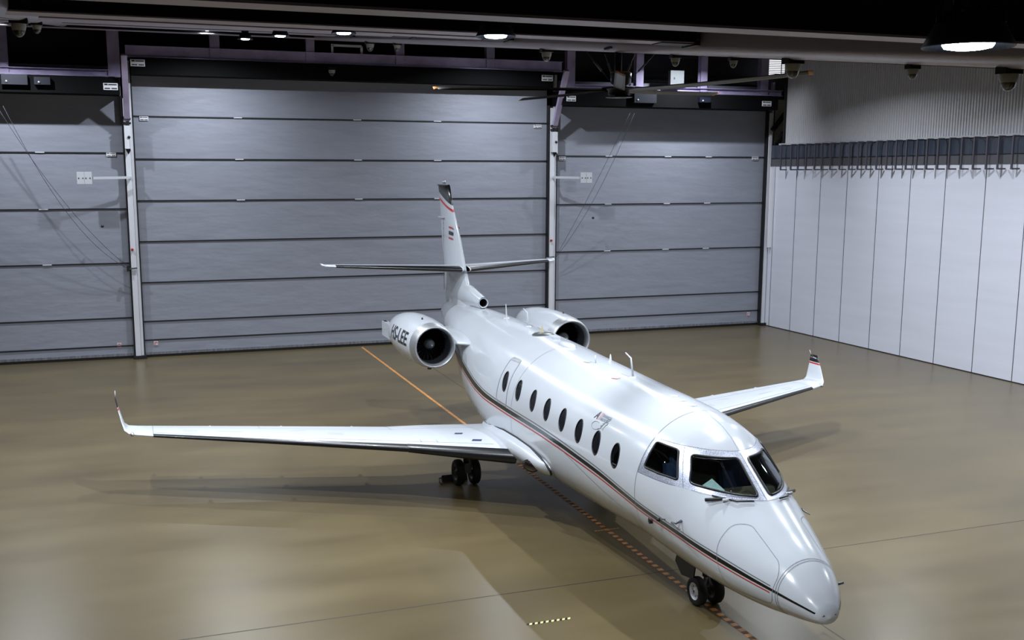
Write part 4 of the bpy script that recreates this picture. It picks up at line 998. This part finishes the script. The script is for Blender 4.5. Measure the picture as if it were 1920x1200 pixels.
# ---------------------------------------------------------------- landing gear
def wheel(parent, c, r, wd, hubm, s):
    c = Vector(c); m = MB(); h = wd/2
    m.lathe([(r*.58, -h*.8), (r*.72, -h), (r*.9, -h*.95), (r*.985, -h*.6), (r, -h*.2), (r, h*.2), (r*.985, h*.6), (r*.9, h*.95), (r*.72, h), (r*.58, h*.8)], TYRE, c, 'y', 40); m.build('tyre', parent)
    m = MB(); m.lathe([(r*.6, -h*.85), (r*.55, -h*.8), (r*.5, -h*.35), (r*.2, -h*.45), (r*.15, -h*.8), (0, -h*.82)], hubm, c, 'y', 32); m.lathe([(r*.6, h*.85), (r*.55, h*.8), (r*.5, h*.35), (r*.2, h*.45), (r*.15, h*.8), (0, h*.82)], hubm, c, 'y', 32)
    for k in range(8):
        a = 2*PI*k/8
        for sg in (-1, 1): m.lathe([(0, sg*h*.44), (r*.06, sg*h*.44)], INK, c+Vector((r*.36*math.cos(a), 0, r*.36*math.sin(a))), 'y', 8)
    for sg in (-1, 1): m.lathe([(0, sg*h*.84), (r*.1, sg*h*.84)], INK, c, 'y', 10)
    m.build('wheel_hub', parent)
ng = MB(); NGX = -3.14
ng.tube([(NGX-.05, 0, .95), (NGX-.02, 0, .45)], .05, STEEL, 12); ng.tube([(NGX-.02, 0, .5), (NGX, 0, .23)], .035, CHROME, 12); ng.tube([(NGX, -.16, .23), (NGX, .16, .23)], .03, STEEL, 10)
ng.bar((NGX+.05, 0, .5), (NGX+.14, 0, .38), .03, .03, STEEL); ng.bar((NGX+.14, 0, .38), (NGX+.02, 0, .26), .03, .03, STEEL); ng.bar((NGX-.1, 0, .6), (NGX-.6, 0, .85), .05, .05, STEEL)
ngo = ng.build('nose_gear', jet)
wheel(ngo, (NGX, -.15, .232), .23, .15, HUB, -1); wheel(ngo, (NGX, .15, .232), .23, .15, HUBD, 1)
m = MB(); pts_ = [(NGX-.5, .86), (NGX-.62, .52), (NGX-.4, .36), (NGX-.02, .42), (NGX+.02, .62), (NGX-.15, .8)]
m.add([(x, -.22, z) for x, z in pts_]+[(x, -.2, z) for x, z in pts_], [tuple(range(6)), tuple(range(11, 5, -1))]+[(i, (i+1) % 6, (i+1) % 6+6, i+6) for i in range(6)], DARKM); m.build('gear_door', ngo, label='dark grey gear door')
for s in (-1, 1):
    MX, MY = -10.62, 1.65; mg = MB()
    mg.tube([(MX, s*MY, 1.05), (MX, s*MY, .45)], .065, STEEL, 12); mg.tube([(MX, s*MY, .5), (MX, s*MY, .29)], .045, CHROME, 12); mg.tube([(MX, s*MY-.2, .29), (MX, s*MY+.2, .29)], .04, STEEL, 10)
    mg.box((MX+.04, s*MY-.07, .28), (MX+.12, s*MY+.07, .5), STEEL); mg.bar((MX, s*MY, .7), (MX, s*(MY-.7), 1.0), .06, .06, STEEL); mg.bar((MX+.1, s*MY, .75), (MX+.4, s*MY, 1.0), .04, .04, STEEL)
    mo = mg.build('main_gear', jet); wheel(mo, (MX, s*(MY-.18), .288), .286, .17, HUBD, s); wheel(mo, (MX, s*(MY+.18), .288), .286, .17, HUBD, s)
    m = MB(); P_ = [(-10.1, 1.05), (-11.0, 1.05), (-10.95, .72), (-10.55, .78)]; yy = s*2.28
    m.add([(x, yy, z) for x, z in P_]+[(x, yy+s*.02, z) for x, z in P_], [(0, 1, 2, 3), (7, 6, 5, 4)]+[(i, (i+1) % 4, (i+1) % 4+4, i+4) for i in range(4)], GREYP); m.build('gear_door', mo)

# wheel chock beside the right main wheels
def chock(cx, cy, label):
    c = A2W @ Vector((cx, cy, 0)); e = empty('wheel_chock', (c.x, c.y, 0), label, 'wheel chock', rz=AY)
    for dx in (.0,):
        m = MB(); sg = 1 if dx == 0 else -1
        m.add([(dx-.09, -.28, 0.002), (dx+.09, -.28, 0.002), (dx+.03*sg, -.28, .14), (dx-.09, .3, 0.002), (dx+.09, .3, 0.002), (dx+.03*sg, .3, .14)], [(0, 2, 1), (3, 4, 5), (0, 1, 4, 3), (1, 2, 5, 4), (0, 3, 5, 2)], INK); m.build('chock_block', e)
    m = MB(); m.tube([(0, -.26, .08), (.1, -.36, .1), (.22, -.38, .03), (.3, -.36, .012)], .014, CABLE, 6); m.build('rope', e)
chock(-11.02, -1.82, 'black wheel chock with rope behind the right main wheels of the jet')
